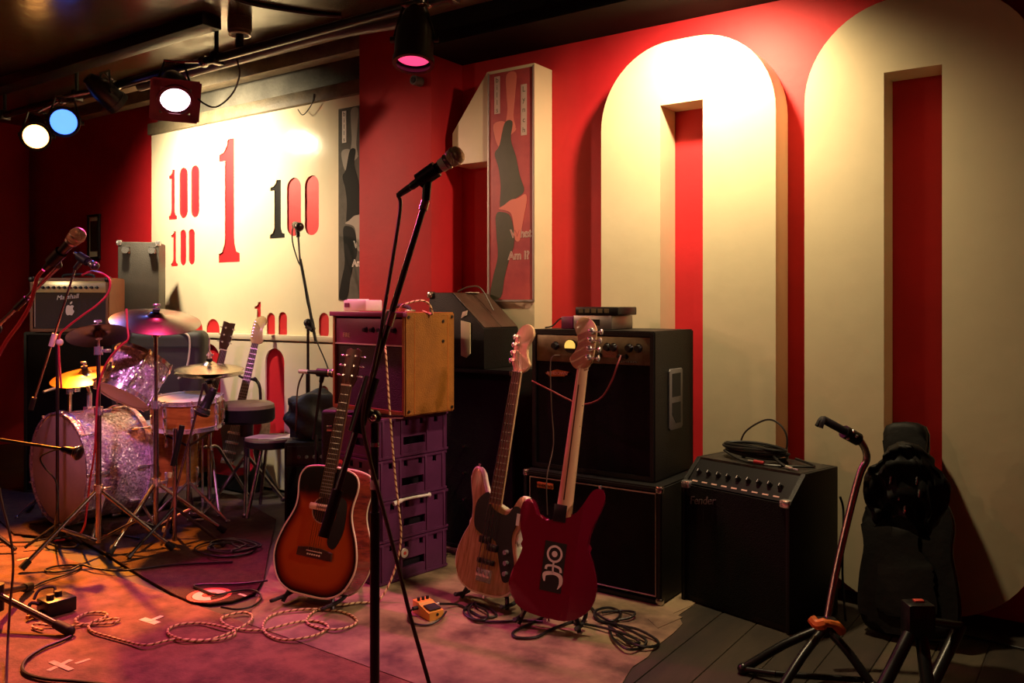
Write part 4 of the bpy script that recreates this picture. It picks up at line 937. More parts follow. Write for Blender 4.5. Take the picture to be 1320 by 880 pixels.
B().box((0, nu + .002, .03), (.043, .006, .01)).obj('nut_bar', 'ivory', sg2)
B().prism([(-.022, nu), (.022, nu), (.036, nu + .05), (.04, L4 - .01), (.015, L4 - .012), (0, L4 - .02), (-.015, L4 - .012), (-.04, L4 - .01), (-.036, nu + .05)], .006, .022, .003).obj('headstock', 'walnut', sg2)
for k in range(3):
    for s in (-1, 1): B().rod((s * .026, nu + .05 + .045 * k, .022), (s * .026, nu + .05 + .045 * k, .032), .006, n=8).rod((s * .03, nu + .05 + .045 * k, .012), (s * .052, nu + .05 + .045 * k, .012), .004, n=6).obj('tuner', 'chrome', sg2)
strings(sg2, 6, .10, nu, .05, .036, .034, .033, .0009)

tg = GR @ V((.158, .33, -.026))
t_ = thing('paper_tag', 'small pale paper tag hanging at the edge of the red bass', 'tag', Matrix.Translation(tg) @ GR.to_3x3().to_4x4())
B().box((.004, 0, 0), (.012, .045, .0012)).obj('sheet', 'paper', t_)
# ------------------------------------------------------------------ drum kit
def axisM(c, ax, upref=V((0, 0, 1))):
    z = ax.normalized(); x = upref.cross(z)
    x = x.normalized() if x.length > 1e-4 else V((1, 0, 0)); y = z.cross(x)
    return Matrix(((x.x, y.x, z.x, c.x), (x.y, y.y, z.y, c.y), (x.z, y.z, z.z, c.z), (0, 0, 0, 1)))
def drum(name, label, c, ax, r, L, shell, top, bottom, lugs, hoop='chrome', hw=.02, wood=False, spurs=None):
    T = thing(name, label, 'drum', axisM(c, ax))
    B().lathe([(r * .985, 0), (r, .002), (r, L - .002), (r * .985, L)], n=56).obj('shell', shell, T)
    for nm, z, s, m in (('batter_head', L, 1, top), ('resonant_head', 0, -1, bottom)):
        B().lathe([(0, z + s * .006), (r * .93, z + s * .006), (r * .985, z + s * .003), (r * 1.003, z - s * .004), (r * .97, z - s * .008), (0, z - s * .008)], n=48).obj(nm, m, T)
        a, b2 = z - s * hw * .7, z + s * .014
        B().lathe([(r * 1.006, a), (r * 1.035, a), (r * 1.035, b2), (r * 1.0, b2), (r * 1.0, z + s * .004), (r * 1.006, z)], n=56).lathe([(r * 1.03, a), (r * 1.055, a + s * .002), (r * 1.055, a + s * .006), (r * 1.03, a + s * .008)], n=56).obj('hoop', hoop, T)
    for k in range(lugs):
        a = 2 * math.pi * (k + .5) / lugs; e = V((math.cos(a), math.sin(a), 0))
        for z, s in ((L, 1), (0, -1)):
            zl = z - s * min(.075, L * .30)
            Mr = Matrix.Rotation(a, 4, 'Z')
            lg = B().box((r + .009, 0, zl), (.020, .020, .055), .007, M=Mr).obj('lug', 'chrome', T)
            B().rod(e * (r * 1.045) + V((0, 0, zl)), e * (r * 1.045) + V((0, 0, z + s * .012)), .0045, n=6).box((r * 1.045, 0, z + s * .012), (.016, .012, .014), .003, M=Mr).obj('tension_rod', 'chrome', lg)
    return T
def cymbal(label, c, ax, r, m, bell=.18):
    T = thing('cymbal', label, 'cymbal', axisM(c, ax), 'cymbals of the drum kit')
    pr = [(r, -.030 * r / .23), (r * .75, -.016 * r / .23), (r * .45, -.006 * r / .23), (r * bell * 1.25, 0), (r * bell, .006), (r * bell * .7, .018), (r * bell * .3, .022), (.006, .0225)]
    lo = [(a, z - .0016) for a, z in reversed(pr)]
    B().lathe(pr + lo + [pr[0]], n=64).obj('bow', m, T)
    B().rod((0, 0, .024), (0, 0, .038), .018, n=14).obj('felt', 'black_rubber', T)
    B().rod((0, 0, .038), (0, 0, .064), .005, n=8).box((0, 0, .058), (.036, .008, .014), .003).obj('wing_nut', 'chrome', T)
    return T
# bass drum
kc = P(77, 602, 4.60); nd = facing(kc, 63)
KR = .295; KL = .365
kick = drum('bass_drum', 'glitter wrapped bass drum with a pale front head', V((kc.x, kc.y, FZ + .012 + KR * 1.06)), -nd, KR, KL, 'sparkle', 'drum_skin', 'skin_front', 9, 'sparkle', .035)
MK = WM[kick.name]
for s in (-1, 1):
    a = MK @ V((s * KR * .9, -KR * .44, .10)); q0 = V((a.x, a.y, FZ + .01)) + nd * .14 + (MK.to_3x3() @ V((s * .13, 0, 0)))
    B().rod(a, q0, .008, n=8).sph(q0, .013, n=8).obj('spur', 'chrome', kick, True)
hd = WM[kick.name]
B().rod(hd @ V((0, KR * 1.0, KL * .45)), hd @ V((0, KR * 1.0 + .10, KL * .45)), .014, n=12).box((0, KR + .01, KL * .45), (.05, .03, .05), .006, M=hd).obj('tom_post', 'chrome', kick, True)
# rack tom
ct_ = P(158, 508, 4.45); tcam = facing(ct_, 0); lf = V((tcam.y, -tcam.x, 0))
axT = (-lf * .46 + V((0, 0, .80)) - tcam * .30).normalized()
tom = drum('rack_tom', 'glitter wrapped rack tom tilted above the bass drum', ct_, axT, .148, .215, 'sparkle', 'drum_skin', 'drum_skin', 6, 'chrome', .016)
MT = WM[tom.name]
B().rod((.152, 0, .11), (.150, 0, .11), .02, n=12).lathe([(0, 0), (.016, 0), (.016, .004), (0, .004)], Matrix.Translation((.11, -.095, .10)) @ Matrix.Rotation(R(90), 4, 'X')).obj('badge', 'steel_dark', tom)
kp_ = hd @ V((0, KR + .10, KL * .45)); tb = MT @ V((-.135, .06, .10))
tb_o = thing('tom_mount', 'chrome arm that holds the rack tom on the bass drum', 'drum mount', kp_)
B().tube([kp_, kp_ + V((0, 0, .06)), (kp_ + tb) / 2 + V((0, 0, .05)), MT @ V((0, .15, .10))], .010, 8, 5).obj('arm', 'chrome', tb_o, True)
# snare and floor tom
sn = P(243, 547, 4.76)
drum('snare_drum', 'amber wooden snare drum beside the hi-hat', V((sn.x, sn.y, sn.z)), V((.05, -.06, 1)), .178, .145, 'drum_wood', 'drum_skin', 'drum_skin', 8, 'chrome', .016)
ss = thing('snare_stand', 'chrome folding stand under the amber snare drum', 'drum stand', V((sn.x, sn.y, FZ)))
for k in range(3):
    a = R(120 * k + 20); e = V((math.cos(a), math.sin(a), 0))
    B().tube([(0, 0, sn.z - .13), e * .13 + V((0, 0, sn.z - .05)), e * .165 + V((0, 0, sn.z - .026))], .007, 6, 3).obj('basket_arm', 'black_metal', ss)
    B().rod((0, 0, .22), e * .25 + V((0, 0, .012)), .008, n=8).sph(e * .25 + V((0, 0, .012)), .014, n=8).obj('leg', 'chrome_worn', ss)
B().rod((0, 0, .06), (0, 0, sn.z - .11), .012, n=10).obj('post', 'chrome_worn', ss)
fl = P(212, 648, 5.0)
drum('floor_tom', 'amber wooden floor tom behind the bass drum', V((fl.x, fl.y, FZ + .16)), V((0, 0, 1)), .19, .34, 'drum_wood', 'drum_skin', 'drum_skin', 6, 'chrome', .018)
ftn = bpy.data.objects['floor_tom']
for k in range(3):
    a = R(120 * k + 45); e = V((math.cos(a), math.sin(a), 0)) * .213
    B().rod(e + V((0, 0, -.147)), e + V((0, 0, .26)), .007, n=8).sph(e + V((0, 0, -.148)), .012, n=8).obj('leg', 'chrome', ftn)
# stands
def tripod(T, base, zh, rad, rots, r=.010, m='chrome_worn', foot=True, brace=True):
    for a in rots:
        e = V((math.cos(R(a)), math.sin(R(a)), 0)); f_ = V((base.x, base.y, FZ + .014)) + e * rad; h = V((base.x, base.y, zh))
        lg = B().rod(h, f_, r, n=10).obj('leg', m, T, True)
        if foot: B().rod(f_ + (h - f_).normalized() * .045, f_, r * 1.5, r * 1.7, n=10).obj('rubber_foot', 'black_rubber', lg, True)
        if brace: B().rod(V((base.x, base.y, FZ + .06)), h + (f_ - h) * .52, r * .8, n=8).obj('brace', m, T, True)
def cstand(label, base, top, tilt_ax, rots, zh=.30, rad=.34):
    T = thing('cymbal_stand', label, 'cymbal stand', V((base.x, base.y, FZ)), 'chrome cymbal stands')
    b0 = V((base.x, base.y, FZ + .05))
    B().rod(b0, V((base.x, base.y, .70)), .0135, n=12).obj('lower_tube', 'chrome_worn', T, True)
    B().rod(V((base.x, base.y, .70)), V((base.x, base.y, top.z - .09)), .0095, n=12).obj('upper_tube', 'chrome_worn', T, True)
    for z in (.70, zh, top.z - .09):
        B().rod(V((base.x, base.y, z - .02)), V((base.x, base.y, z + .02)), .021, n=12).rod(V((base.x, base.y, z)), V((base.x, base.y, z)) + RT * .045, .006, n=6).box((0, 0, 0), (.008, .034, .018), .003, M=Matrix.Translation(V((base.x, base.y, z)) + RT * .045)).obj('collar', 'chrome', T, True)
    B().rod(V((base.x, base.y, top.z - .09)), top - tilt_ax * .004, .006, n=8).rod(top - tilt_ax * .035, top - tilt_ax * .004, .016, n=12).obj('tilter', 'chrome', T, True)
    tripod(T, base, zh, rad, rots)
    return T
def yawax(p, lean, side=0): tc2 = facing(p, 0); lv = V((tc2.y, -tc2.x, 0)); return (V((0, 0, 1)) + tc2 * math.tan(R(lean)) + lv * math.tan(R(side))).normalized()
c1 = P(201, 407, 4.40); ax1 = yawax(c1, 17, -3)
cymbal('largest cymbal, dark bronze, high in front of the covered amplifier', c1, ax1, .222, 'bronze')
d1 = P(203, 600, 4.40); cstand('chrome cymbal stand carrying the largest cymbal', V((c1.x, c1.y, 0)), c1, ax1, (50, 170, 290), .30, .34)
c2 = P(127, 428, 4.15); ax2 = yawax(c2, -24, 4)
cymbal('dark cymbal tilted away over the rack tom, seen from beneath', c2, ax2, .146, 'bronze')
cstand('chrome cymbal stand in front of the bass drum, carrying the tilted dark cymbal', V((c2.x, c2.y, 0)), c2, ax2, (38, 150, 270), .32, .36)
c3 = P(110, 480, 4.80); ax3 = yawax(c3, 12, 9)
cymbal('brass cymbal glowing orange beside the rack tom', c3, ax3, .185, 'brass')
b3 = P(90, 600, 5.12); b3 = V((b3.x, b3.y, 0)); t3 = V((b3.x, b3.y, c3.z - .03))
s4 = cstand('chrome cymbal stand behind the bass drum, carrying the orange cymbal', b3, t3, V((0, 0, 1)), (150, 30, 270), .26, .25)
B().tube([t3 - V((0, 0, .01)), (t3 + c3) / 2 - V((0, 0, .03)), c3 - ax3 * .05, c3 - ax3 * .004], .008, 8, 5).obj('boom_arm', 'chrome', s4, True)
B().rod(P(56, 505, 4.9), P(84, 496, 5.05), .008, n=8).obj('boom_tail', 'chrome', s4, True)
hh = P(270, 470, 5.06); axh = yawax(hh, 5)
cymbal('upper hi-hat cymbal, pale, above the amber snare', hh, axh, .198, 'cymbal_pale', .2)
lo = cymbal('lower hi-hat cymbal, pale, inverted under its twin', hh - V((0, 0, .075)), -axh, .196, 'cymbal_pale', .2)
hs = thing('hihat_stand', 'chrome hi-hat stand with pedal and arched legs', 'cymbal stand', V((hh.x, hh.y, FZ)))
B().rod((0, 0, .05), (0, 0, hh.z - FZ - .11), .013, n=12).obj('lower_tube', 'chrome_worn', hs); B().rod((0, 0, hh.z - FZ - .11), (0, 0, hh.z - FZ + .16), .0045, n=8).obj('rod', 'chrome', hs)
B().rod((0, 0, hh.z - FZ - .11), (0, 0, hh.z - FZ - .065), .022, .03, n=14).obj('seat_cup', 'black_rubber', hs)
B().rod((0, 0, hh.z - FZ + .028), (0, 0, hh.z - FZ + .075), .012, n=10).box((.02, 0, hh.z - FZ + .06), (.03, .007, .012), .002).obj('clutch', 'chrome', hs)
for a in (215, 335, 95):
    e = V((math.cos(R(a)), math.sin(R(a)), 0))
    B().tube([(0, 0, .36), e * .06 + V((0, 0, .355)), e * .13 + V((0, 0, .26)), e * .30 + V((0, 0, .018))], .010, 8, 5).obj('leg', 'chrome_worn', hs)
pd = facing(hh, 12)
Mp = frame(V((0, 0, 0)), pd)
B().box((0, -.20, .045), (.085, .26, .012), .003, M=Mp @ Matrix.Rotation(0, 4, 'X')).box((0, -.32, .014), (.09, .07, .02), .004, M=Mp).obj('pedal', 'chrome_worn', hs)
# throne and side table
th = P(318, 528, 5.05); tb_ = V((th.x, th.y, FZ))
dt = thing('drum_throne', 'round drum stool with an olive top beside the hi-hat', 'stool', tb_)
zt_ = th.z - FZ + .045
B().lathe([(0, zt_), (.14, zt_), (.158, zt_ - .012), (.160, zt_ - .03), (.16, zt_ - .032)]).obj('seat_top', 'olive_cloth', dt)
B().lathe([(.160, zt_ - .032), (.163, zt_ - .035), (.163, zt_ - .10), (.15, zt_ - .115), (0, zt_ - .115)]).obj('seat_side', 'leather', dt)
B().rod((0, 0, .20), (0, 0, zt_ - .11), .018, n=12).rod((0, 0, zt_ - .20), (0, 0, zt_ - .11), .04, n=12).obj('post', 'black_metal', dt)
for a in (200, 320, 80): B().rod((0, 0, .32), (math.cos(R(a)) * .24, math.sin(R(a)) * .24, .016), .011, n=8).sph((math.cos(R(a)) * .24, math.sin(R(a)) * .24, .016), .017, n=8).obj('leg', 'chrome_worn', dt)
tb2 = P(350, 563, 4.95); st2 = thing('side_table', 'small round table with a dark edge carrying sheets of paper', 'table', V((tb2.x, tb2.y, FZ)))
z2 = tb2.z - FZ
B().lathe([(0, z2), (.145, z2), (.15, z2 - .006), (.15, z2 - .045), (.13, z2 - .055), (0, z2 - .055)]).obj('top', 'olive_cloth', st2)
B().lathe([(.1505, z2 - .012), (.153, z2 - .014), (.153, z2 - .045), (.1505, z2 - .047)]).obj('edge_band', 'black_plastic', st2)
for a in (40, 160, 280): B().rod((math.cos(R(a)) * .08, math.sin(R(a)) * .08, z2 - .05), (math.cos(R(a)) * .2, math.sin(R(a)) * .2, .012), .011, n=8).obj('leg', 'chrome_worn', st2)
for k, (dx, dy, rz, lb) in enumerate(((-.02, -.02, .3, 'white paper sheet lying lowest on the small round table'), (.03, .01, .9, 'white paper sheet lying askew on top of another on the small round table'))):
    b = B(); b.box((0, 0, 0), (.20, .14, .0016)); sh_ = b.obj('paper_sheet', 'paper'); sh_.location = V((tb2.x + dx, tb2.y + dy, FZ + z2 + .0012 + .002 * k)); sh_.rotation_euler = (0, 0, rz); tag(sh_, lb, 'paper')
# folded papers stuck by the red guitar
for k, (x, y, lb) in enumerate(((300, 556, 'pale set list sheet propped behind the stool post, by the red electric guitar'), (335, 548, 'pale card propped behind the drum stool'))):
    p_ = P(x, y, 5.42); b = B(); b.box((0, 0, 0), (.13, .004, .17), .001); s_ = b.obj('paper_sheet', 'paper_worn'); s_.location = p_; s_.rotation_euler = (R(-10), 0, YAW); tag(s_, lb, 'paper')
# ------------------------------------------------------------------ microphones and their stands
def mic(label, tail, head, ring_m='black_plastic', body='black_plastic', grille='mic_grille', tape=False, s=1.0):
    d = head - tail; L = d.length; M = axisM(tail, d)
    T = thing('microphone', label, 'microphone', M)
    g = .0265 * s
    B().lathe([(0, 0), (.0095 * s, 0), (.0115 * s, L * .04), (.0125 * s, L * .25), (.0170 * s, L * .62), (.0195 * s, L * .70), (0, L * .70)], n=20).obj('handle', body, T)
    B().lathe([(.0185 * s, L * .69), (.0225 * s, L * .70), (.0225 * s, L * .735), (.0185 * s, L * .74)], n=20).obj('collar', 'nickel', T)
    B().lathe([(.018 * s, L * .73), (g * .93, L * .77), (g, L * .83), (g * 1.02, L * .865), (g, L * .90), (g * .85, L * .955), (g * .5, L * .99), (0, L)], n=24).obj('grille', grille, T)
    B().lathe([(g * 1.0, L * .85), (g * 1.06, L * .856), (g * 1.06, L * .875), (g * 1.0, L * .88)], n=24).obj('grille_band', 'nickel', T)
    if tape:
        B().lathe([(.0176 * s, L * .585), (.0186 * s, L * .585), (.0206 * s, L * .685), (.0197 * s, L * .685)], n=20).obj('tape_ring', 'paper', T)
    return T
def clip(T, top, at, dir_):                                      # sleeve clip that holds a microphone
    B().rod(at - dir_ * .032, at + dir_ * .032, .0225, .0235, 14).rod(top, at, .012, .014, 10).obj('mic_clip', 'black_plastic', T, True)
def rodp(T, name, p, q, r, m, n=12): return B().rod(p, q, r, n=n).obj(name, m, T, True)

# front vocal stand
D0 = 2.30
base = P(483, 700, D0); base = V((base.x, base.y, FZ))
vsn = thing('microphone_stand', 'tall black microphone stand with a long boom, standing in front of the crates', 'microphone stand', base)
ctp = P(482.5, 537, D0)
rodp(vsn, 'upper_tube', V((base.x, base.y, .60)), V((base.x, base.y, ctp.z)), .0105, 'black_metal')
rodp(vsn, 'lower_tube', V((base.x, base.y, .04)), V((base.x, base.y, P(0, 660, D0).z)), .0135, 'black_metal')
B().rod(V((base.x, base.y, P(0, 630, D0).z)), V((base.x, base.y, P(0, 618, D0).z)), .0122, n=14).obj('tape_ring', 'paper', vsn, True)
B().rod(V((base.x, base.y, P(0, 575, D0).z)), V((base.x, base.y, P(0, 570, D0).z)), .0125, n=14).obj('joint_ring', 'chrome', vsn, True)
b_top, b_low = P(549, 258, 2.42), P(417, 692, 2.20)
bd = (b_top - b_low).normalized()
pt = lambda y: b_low + (b_top - b_low) * ((692 - y) / (692 - 258))
rodp(vsn, 'boom', b_low, b_top, .0088, 'steel_dark'); rodp(vsn, 'boom_sleeve', pt(566), pt(497), .021, 'black_plastic', 18)
rodp(vsn, 'boom_sleeve', pt(430), pt(412), .014, 'chrome'); rodp(vsn, 'counterweight', b_low, pt(636), .0145, 'black_rubber', 14)
cl = pt(537)
B().rod(ctp, cl, .014, n=12).sph(ctp, .020, n=12).obj('clutch', 'black_plastic', vsn, True)
B().sph(ctp + RT * .0 - FW * .02, .010, n=10).obj('clutch_bolt', 'chrome', vsn, True)
B().rod(ctp + FW * .0 + RT * .01, P(520, 537, D0), .0045, n=8).obj('clutch_handle', 'chrome', vsn, True)
for a in (R(250), R(10), R(130)): B().rod(base + V((0, 0, .08)), base + V((math.cos(a) * .30, math.sin(a) * .30, .012)), .011, n=8).sph(base + V((math.cos(a) * .30, math.sin(a) * .30, .012)), .016, n=8).obj('leg', 'black_metal', vsn, True)
m_t, m_h = P(529, 241, 2.43), P(596, 195, 2.385); md = (m_h - m_t).normalized()
mic('vocal microphone with silver grille and white tape ring, in front of the red pillar', m_t, m_h, tape=True)
clip(vsn, b_top, m_t + md * .062 - V((0, 0, .0)), md)
B().rod(b_top - bd * .03, b_top - bd * .005, .0125, n=14).obj('thread_collar', 'nickel', vsn, True)
B().rod(m_t - md * .045, m_t - md * .002, .008, .0105, 12).obj('cable_plug', 'steel_dark', vsn, True)
cable('microphone_cable', 'thin brown microphone cable hanging from the tall boom down to the floor', [m_t - md * .045, P(516, 268, 2.43), P(506, 335, 2.41), P(496, 395, 2.36), P(489, 437, 2.31), P(480, 480, 2.25), P(470, 520, 2.24), P(468, 552, 2.24), P(480, 605, 2.24), P(495, 660, 2.23), P(512, 725, 2.20), P(530, 798, 2.17), P(553, 880, 2.14), P(572, 950, 2.14), F(600, 1010, .012), F(660, 1050, .012)], .0052, 'cable_brown', 8, 6)

# woven cables
wv = [P(494, 436, 3.64), P(497, 452, 3.58), P(499, 480, 3.56), P(502, 525, 3.53), P(506, 575, 3.53), P(510, 620, 3.53), P(514, 655, 3.52), P(517, 685, 3.52), P(514, 715, 3.52), P(505, 745, 3.50), P(496, 763, 3.48), F(487, 774, .014)]
px_l = [(476, 776), (459, 777), (442, 779), (417, 782), (402, 790), (395, 800), (405, 807), (430, 811), (452, 807), (460, 799), (447, 790), (425, 786), (392, 785), (355, 791), (340, 802), (342, 815), (362, 824), (392, 822), (415, 815), (423, 807), (412, 801), (392, 800), (367, 805), (345, 811), (327, 812), (312, 811), (298, 808), (287, 802), (286, 796), (300, 791), (315, 789), (325, 793), (322, 801), (305, 811), (290, 818), (270, 824), (250, 826), (232, 823), (217, 816), (219, 809), (235, 804), (260, 803), (285, 807), (302, 813), (299, 819), (275, 825), (225, 824), (190, 831), (165, 827), (140, 820), (120, 814), (114, 807), (120, 801), (134, 796), (138, 791), (130, 789), (112, 790), (98, 797), (101, 803), (118, 804), (142, 803), (154, 799), (148, 797), (130, 800), (112, 804), (90, 807), (65, 806), (47, 804), (42, 808), (55, 812)]
wv += [F(x, y, .0125 + (.006 if k % 5 == 2 else 0)) for k, (x, y) in enumerate(px_l)]
cable('instrument_cable', 'long cream and brown woven cable from the gold sided combo, looping over the floor', wv, .0046, 'cable_woven', 8, 5, True)
e0 = MG @ V((.32, .10, gH + .008))
cable('instrument_cable', 'short cream and brown woven cable arching over the top of the gold sided combo', [MG @ V((.415, .06, gH + .008)), P(518, 394, 3.70), P(531, 389, 3.72), P(545, 387.5, 3.75), P(554, 393, 3.77), P(557, 405, 3.78), MG @ V((.50, .12, gH + .008))], .0046, 'cable_woven', 8, 6, True)

# stand at the frame's edge with its boom and base
lb = P(-6, 700, 3.25); lb = V((lb.x, lb.y, FZ))
ls = thing('microphone_stand', 'black microphone stand by the woven cable end, its boom reaching up past the small combo', 'microphone stand', lb)
lt = P(-6, 424, 3.25); rodp(ls, 'pole', lb + V((0, 0, .06)), lt, .0115, 'black_metal')
l0, l1 = P(-30, 446, 3.28), P(76, 343, 3.15); rodp(ls, 'boom', l0, l1, .0075, 'chrome_worn'); B().sph(lt, .024, n=10).obj('clutch', 'black_plastic', ls, True)
rodp(ls, 'boom_sleeve', P(20, 398, 3.20), P(34, 384, 3.19), .011, 'black_plastic')
hub = V((lb.x, lb.y, .115)); B().rod(V((lb.x, lb.y, .05)), V((lb.x, lb.y, .15)), .030, n=14).obj('hub', 'black_plastic', ls, True)
for q in (F(90, 813, .022), F(38, 756, .022), F(-120, 800, .022)):
    g_ = rodp(ls, 'leg', hub, q, .0125, 'steel_dark'); B().rod(q + (hub - q).normalized() * .07, q, .017, .020, 12).sph(q, .0195, n=10).obj('rubber_foot', 'black_rubber', g_, True)
t_, h_2 = P(58, 346, 3.13), P(106, 297, 3.06); md2 = (h_2 - t_).normalized()
mic('vocal microphone with a worn grille pointing up in front of the dark red wall', t_, h_2, s=1.05, body='steel_dark'); clip(ls, l1, t_ + md2 * .07, md2)
cable('microphone_cable', 'red cable falling from the worn vocal microphone along its boom', [t_ - md2 * .01, P(48, 358, 3.14), P(44, 375, 3.15), P(38, 395, 3.17), P(24, 418, 3.19), P(8, 440, 3.2), P(-14, 480, 3.22)], .007, 'cable_red', 8)
cable('microphone_cable', 'thin brown cable hanging straight beside the microphone stand base', [P(-8, 590, 3.05), P(2, 645, 3.02), P(13, 690, 3.0), P(17, 730, 2.98), P(13, 780, 2.95), P(10, 830, 2.92), F(8, 880, .02), F(4, 900, .012)], .0045, 'cable_brown')
# small mic on a thin boom in front of the combo with the white panel
tb0 = P(74, 600, 4.30); tb0 = V((tb0.x, tb0.y, FZ)); ts = thing('microphone_stand', 'thin microphone stand beside the bass drum with a slanting boom', 'microphone stand', tb0)
tt = P(74, 439, 4.30); rodp(ts, 'pole', tb0 + V((0, 0, .04)), tt, .008, 'steel_dark'); rodp(ts, 'boom', P(42, 522, 4.33), P(97, 346, 4.26), .0055, 'chrome_worn'); rodp(ts, 'counterweight', P(40, 528, 4.33), P(44, 512, 4.33), .012, 'black_rubber')
B().rod(P(66, 446, 4.3), P(71, 430, 4.3), .014, n=10).sph(P(77, 441, 4.28), .018, n=10).obj('clutch', 'tape', ts, True)
for a in (R(20), R(140), R(260)): B().rod(tb0 + V((0, 0, .10)), tb0 + V((math.cos(a) * .15, math.sin(a) * .15, .012)), .008, n=8).obj('leg', 'steel_dark', ts, True)
ma_, mb_ = P(96, 326, 4.25), P(126, 345, 4.2); mic('slim dark microphone pointing down over the combo with the white panel', ma_, mb_, s=.8, grille='steel_dark'); clip(ts, P(97, 346, 4.26), ma_ + (mb_ - ma_) * .38, (mb_ - ma_).normalized())
cable('microphone_cable', 'bright red cable looping in front of the small combo with the white panel', [P(106, 354, 4.27), P(118, 350, 4.25), P(133, 353, 4.22), P(142, 362, 4.2), P(139, 378, 4.2), P(125, 393, 4.2), P(104, 408, 4.22), P(86, 422, 4.25), P(77, 432, 4.27), P(76, 455, 4.28), P(79, 500, 4.27)], .0052, 'cable_red', 8)
cable('microphone_cable', 'red cable dropping past the large cymbal and along the front cymbal stand', [P(163, 398, 4.15), P(164, 420, 4.12), P(165, 437, 4.1), P(155, 446, 4.1), P(141, 462, 4.1), P(132, 480, 4.12), P(126, 505, 4.13), P(124, 540, 4.13), P(122, 580, 4.13), P(116, 620, 4.12), P(112, 655, 4.1), P(108, 680, 4.1), F(97, 692, .024), F(70, 697, .024)], .005, 'cable_red', 8)
# bass drum microphone
kb = P(-14, 640, 4.20); kb = V((kb.x, kb.y, FZ)); ks = thing('microphone_stand', 'low microphone stand reaching across the bass drum head', 'microphone stand', kb)
kt = P(-14, 563, 4.20); rodp(ks, 'pole', kb + V((0, 0, .03)), kt, .010, 'black_metal'); rodp(ks, 'boom', P(-30, 562, 4.21), P(82, 579, 4.08), .008, 'steel_dark')
for a in (R(20), R(140), R(260)): B().rod(kb + V((0, 0, .10)), kb + V((math.cos(a) * .16, math.sin(a) * .16, .014)), .010, n=8).obj('leg', 'black_metal', ks, True)
k1, k2 = P(80, 578, 4.07), P(99, 583, 4.06); T = mic('fat dark microphone on the boom at the bass drum head', k1, k2 + (k2 - k1) * .3, s=1.3, grille='steel_dark')
cable('microphone_cable', 'thin dark cable curving over the pale bass drum head', [P(80, 577, 4.09), P(62, 583, 4.14), P(52, 590, 4.16), P(58, 603, 4.15), P(71, 618, 4.13), P(75, 640, 4.12), P(72, 665, 4.1), F(70, 690, .02)], .004, 'cable_black')
# snare microphone stand
sb = P(225, 690, 4.25); sb = V((sb.x, sb.y, FZ)); s3 = thing('microphone_stand', 'microphone stand with a long hanging boom in front of the amber floor tom', 'microphone stand', sb)
st3 = P(226, 552, 4.25); rodp(s3, 'pole', sb + V((0, 0, .03)), st3, .011, 'chrome_worn'); rodp(s3, 'boom', P(208, 703, 4.22), P(263, 494, 4.30), .006, 'chrome_worn')
rodp(s3, 'boom_sleeve', P(223, 600, 4.24), P(235, 548, 4.26), .014, 'black_plastic')
for x, y in ((218, 612), (211.5, 682)): B().rod(P(x, y + 3, 4.23), P(x + 1.2, y - 3, 4.23), .0105, n=12).obj('white_collar', 'ivory', s3, True)
for a in (R(30), R(150), R(275)): 
    q = sb + V((math.cos(a) * .26, math.sin(a) * .26, .014)); B().rod(sb + V((0, 0, .20)), q, .008, n=8).rod(q + V((-.02 * math.cos(a), -.02 * math.sin(a), .014)), q, .013, n=8).obj('leg', 'black_metal', s3, True)
n1_, n2_ = P(276, 500, 4.32), P(258, 536, 4.30); mic('chunky black microphone angled down at the amber snare', n1_, n2_, s=1.5, grille='black_rubber'); clip(s3, P(263, 494, 4.30), n1_ + (n2_ - n1_) * .3, (n2_ - n1_).normalized())
# mic stand before the cream panel
ab = P(397, 560, 5.050); ab = V((ab.x, ab.y, FZ)); as_ = thing('microphone_stand', 'slim black microphone stand in front of the cream panel, boom raised to the red zeros', 'microphone stand', ab)
at = P(397, 418, 5.050); rodp(as_, 'pole', ab + V((0, 0, .03)), at, .0085, 'black_metal'); rodp(as_, 'pole_sleeve', P(397, 560, 5.050), P(397, 480, 5.050), .013, 'black_metal')
rodp(as_, 'boom', P(407, 440, 5.010), P(387, 334, 5.110), .009, 'black_metal'); rodp(as_, 'boom_tip', P(387, 340, 5.105), P(384.5, 305, 5.130), .006, 'steel_dark')
B().sph(P(397, 416, 5.050), .026, n=10).rod(P(396, 420, 5.050), P(404, 425, 5.030), .018, n=10).obj('clutch', 'black_plastic', as_, True)
for a in (R(30), R(150), R(270)): B().rod(ab + V((0, 0, .12)), ab + V((math.cos(a) * .15, math.sin(a) * .15, .012)), .008, n=8).obj('leg', 'black_metal', as_, True)
a1_, a2_ = P(379, 289, 5.210), P(387, 293, 5.080); mic('dark microphone facing the room, high in front of the cream panel', a1_, a2_, s=1.0, grille='steel_dark'); clip(as_, P(384.5, 305, 5.130), a1_ + (a2_ - a1_) * .42, (a2_ - a1_).normalized())
cable('microphone_cable', 'thin black cable sagging from the microphone before the cream panel', [a1_, P(376.5, 300, 5.180), P(378, 316, 5.150), P(384, 336, 5.110), P(390, 350, 5.090), P(396, 390, 5.050), P(404, 415, 5.010), P(407, 436, 5.000), P(418, 462, 4.950), P(424, 478, 4.910)], .004, 'cable_black')
bb = P(408, 560, 4.42); bb = V((bb.x, bb.y, FZ)); bs = thing('microphone_stand', 'short black microphone stand behind the acoustic guitar neck', 'microphone stand', bb)
rodp(bs, 'pole', bb + V((0, 0, .03)), P(408, 560, 4.55), .010, 'black_metal'); rodp(bs, 'boom', P(404, 566, 4.55), P(414, 492, 4.52), .008, 'black_metal')
for a in (R(30), R(150), R(270)): B().rod(bb + V((0, 0, .12)), bb + V((math.cos(a) * .1, math.sin(a) * .1, .012)), .008, n=8).obj('leg', 'black_metal', bs, True)
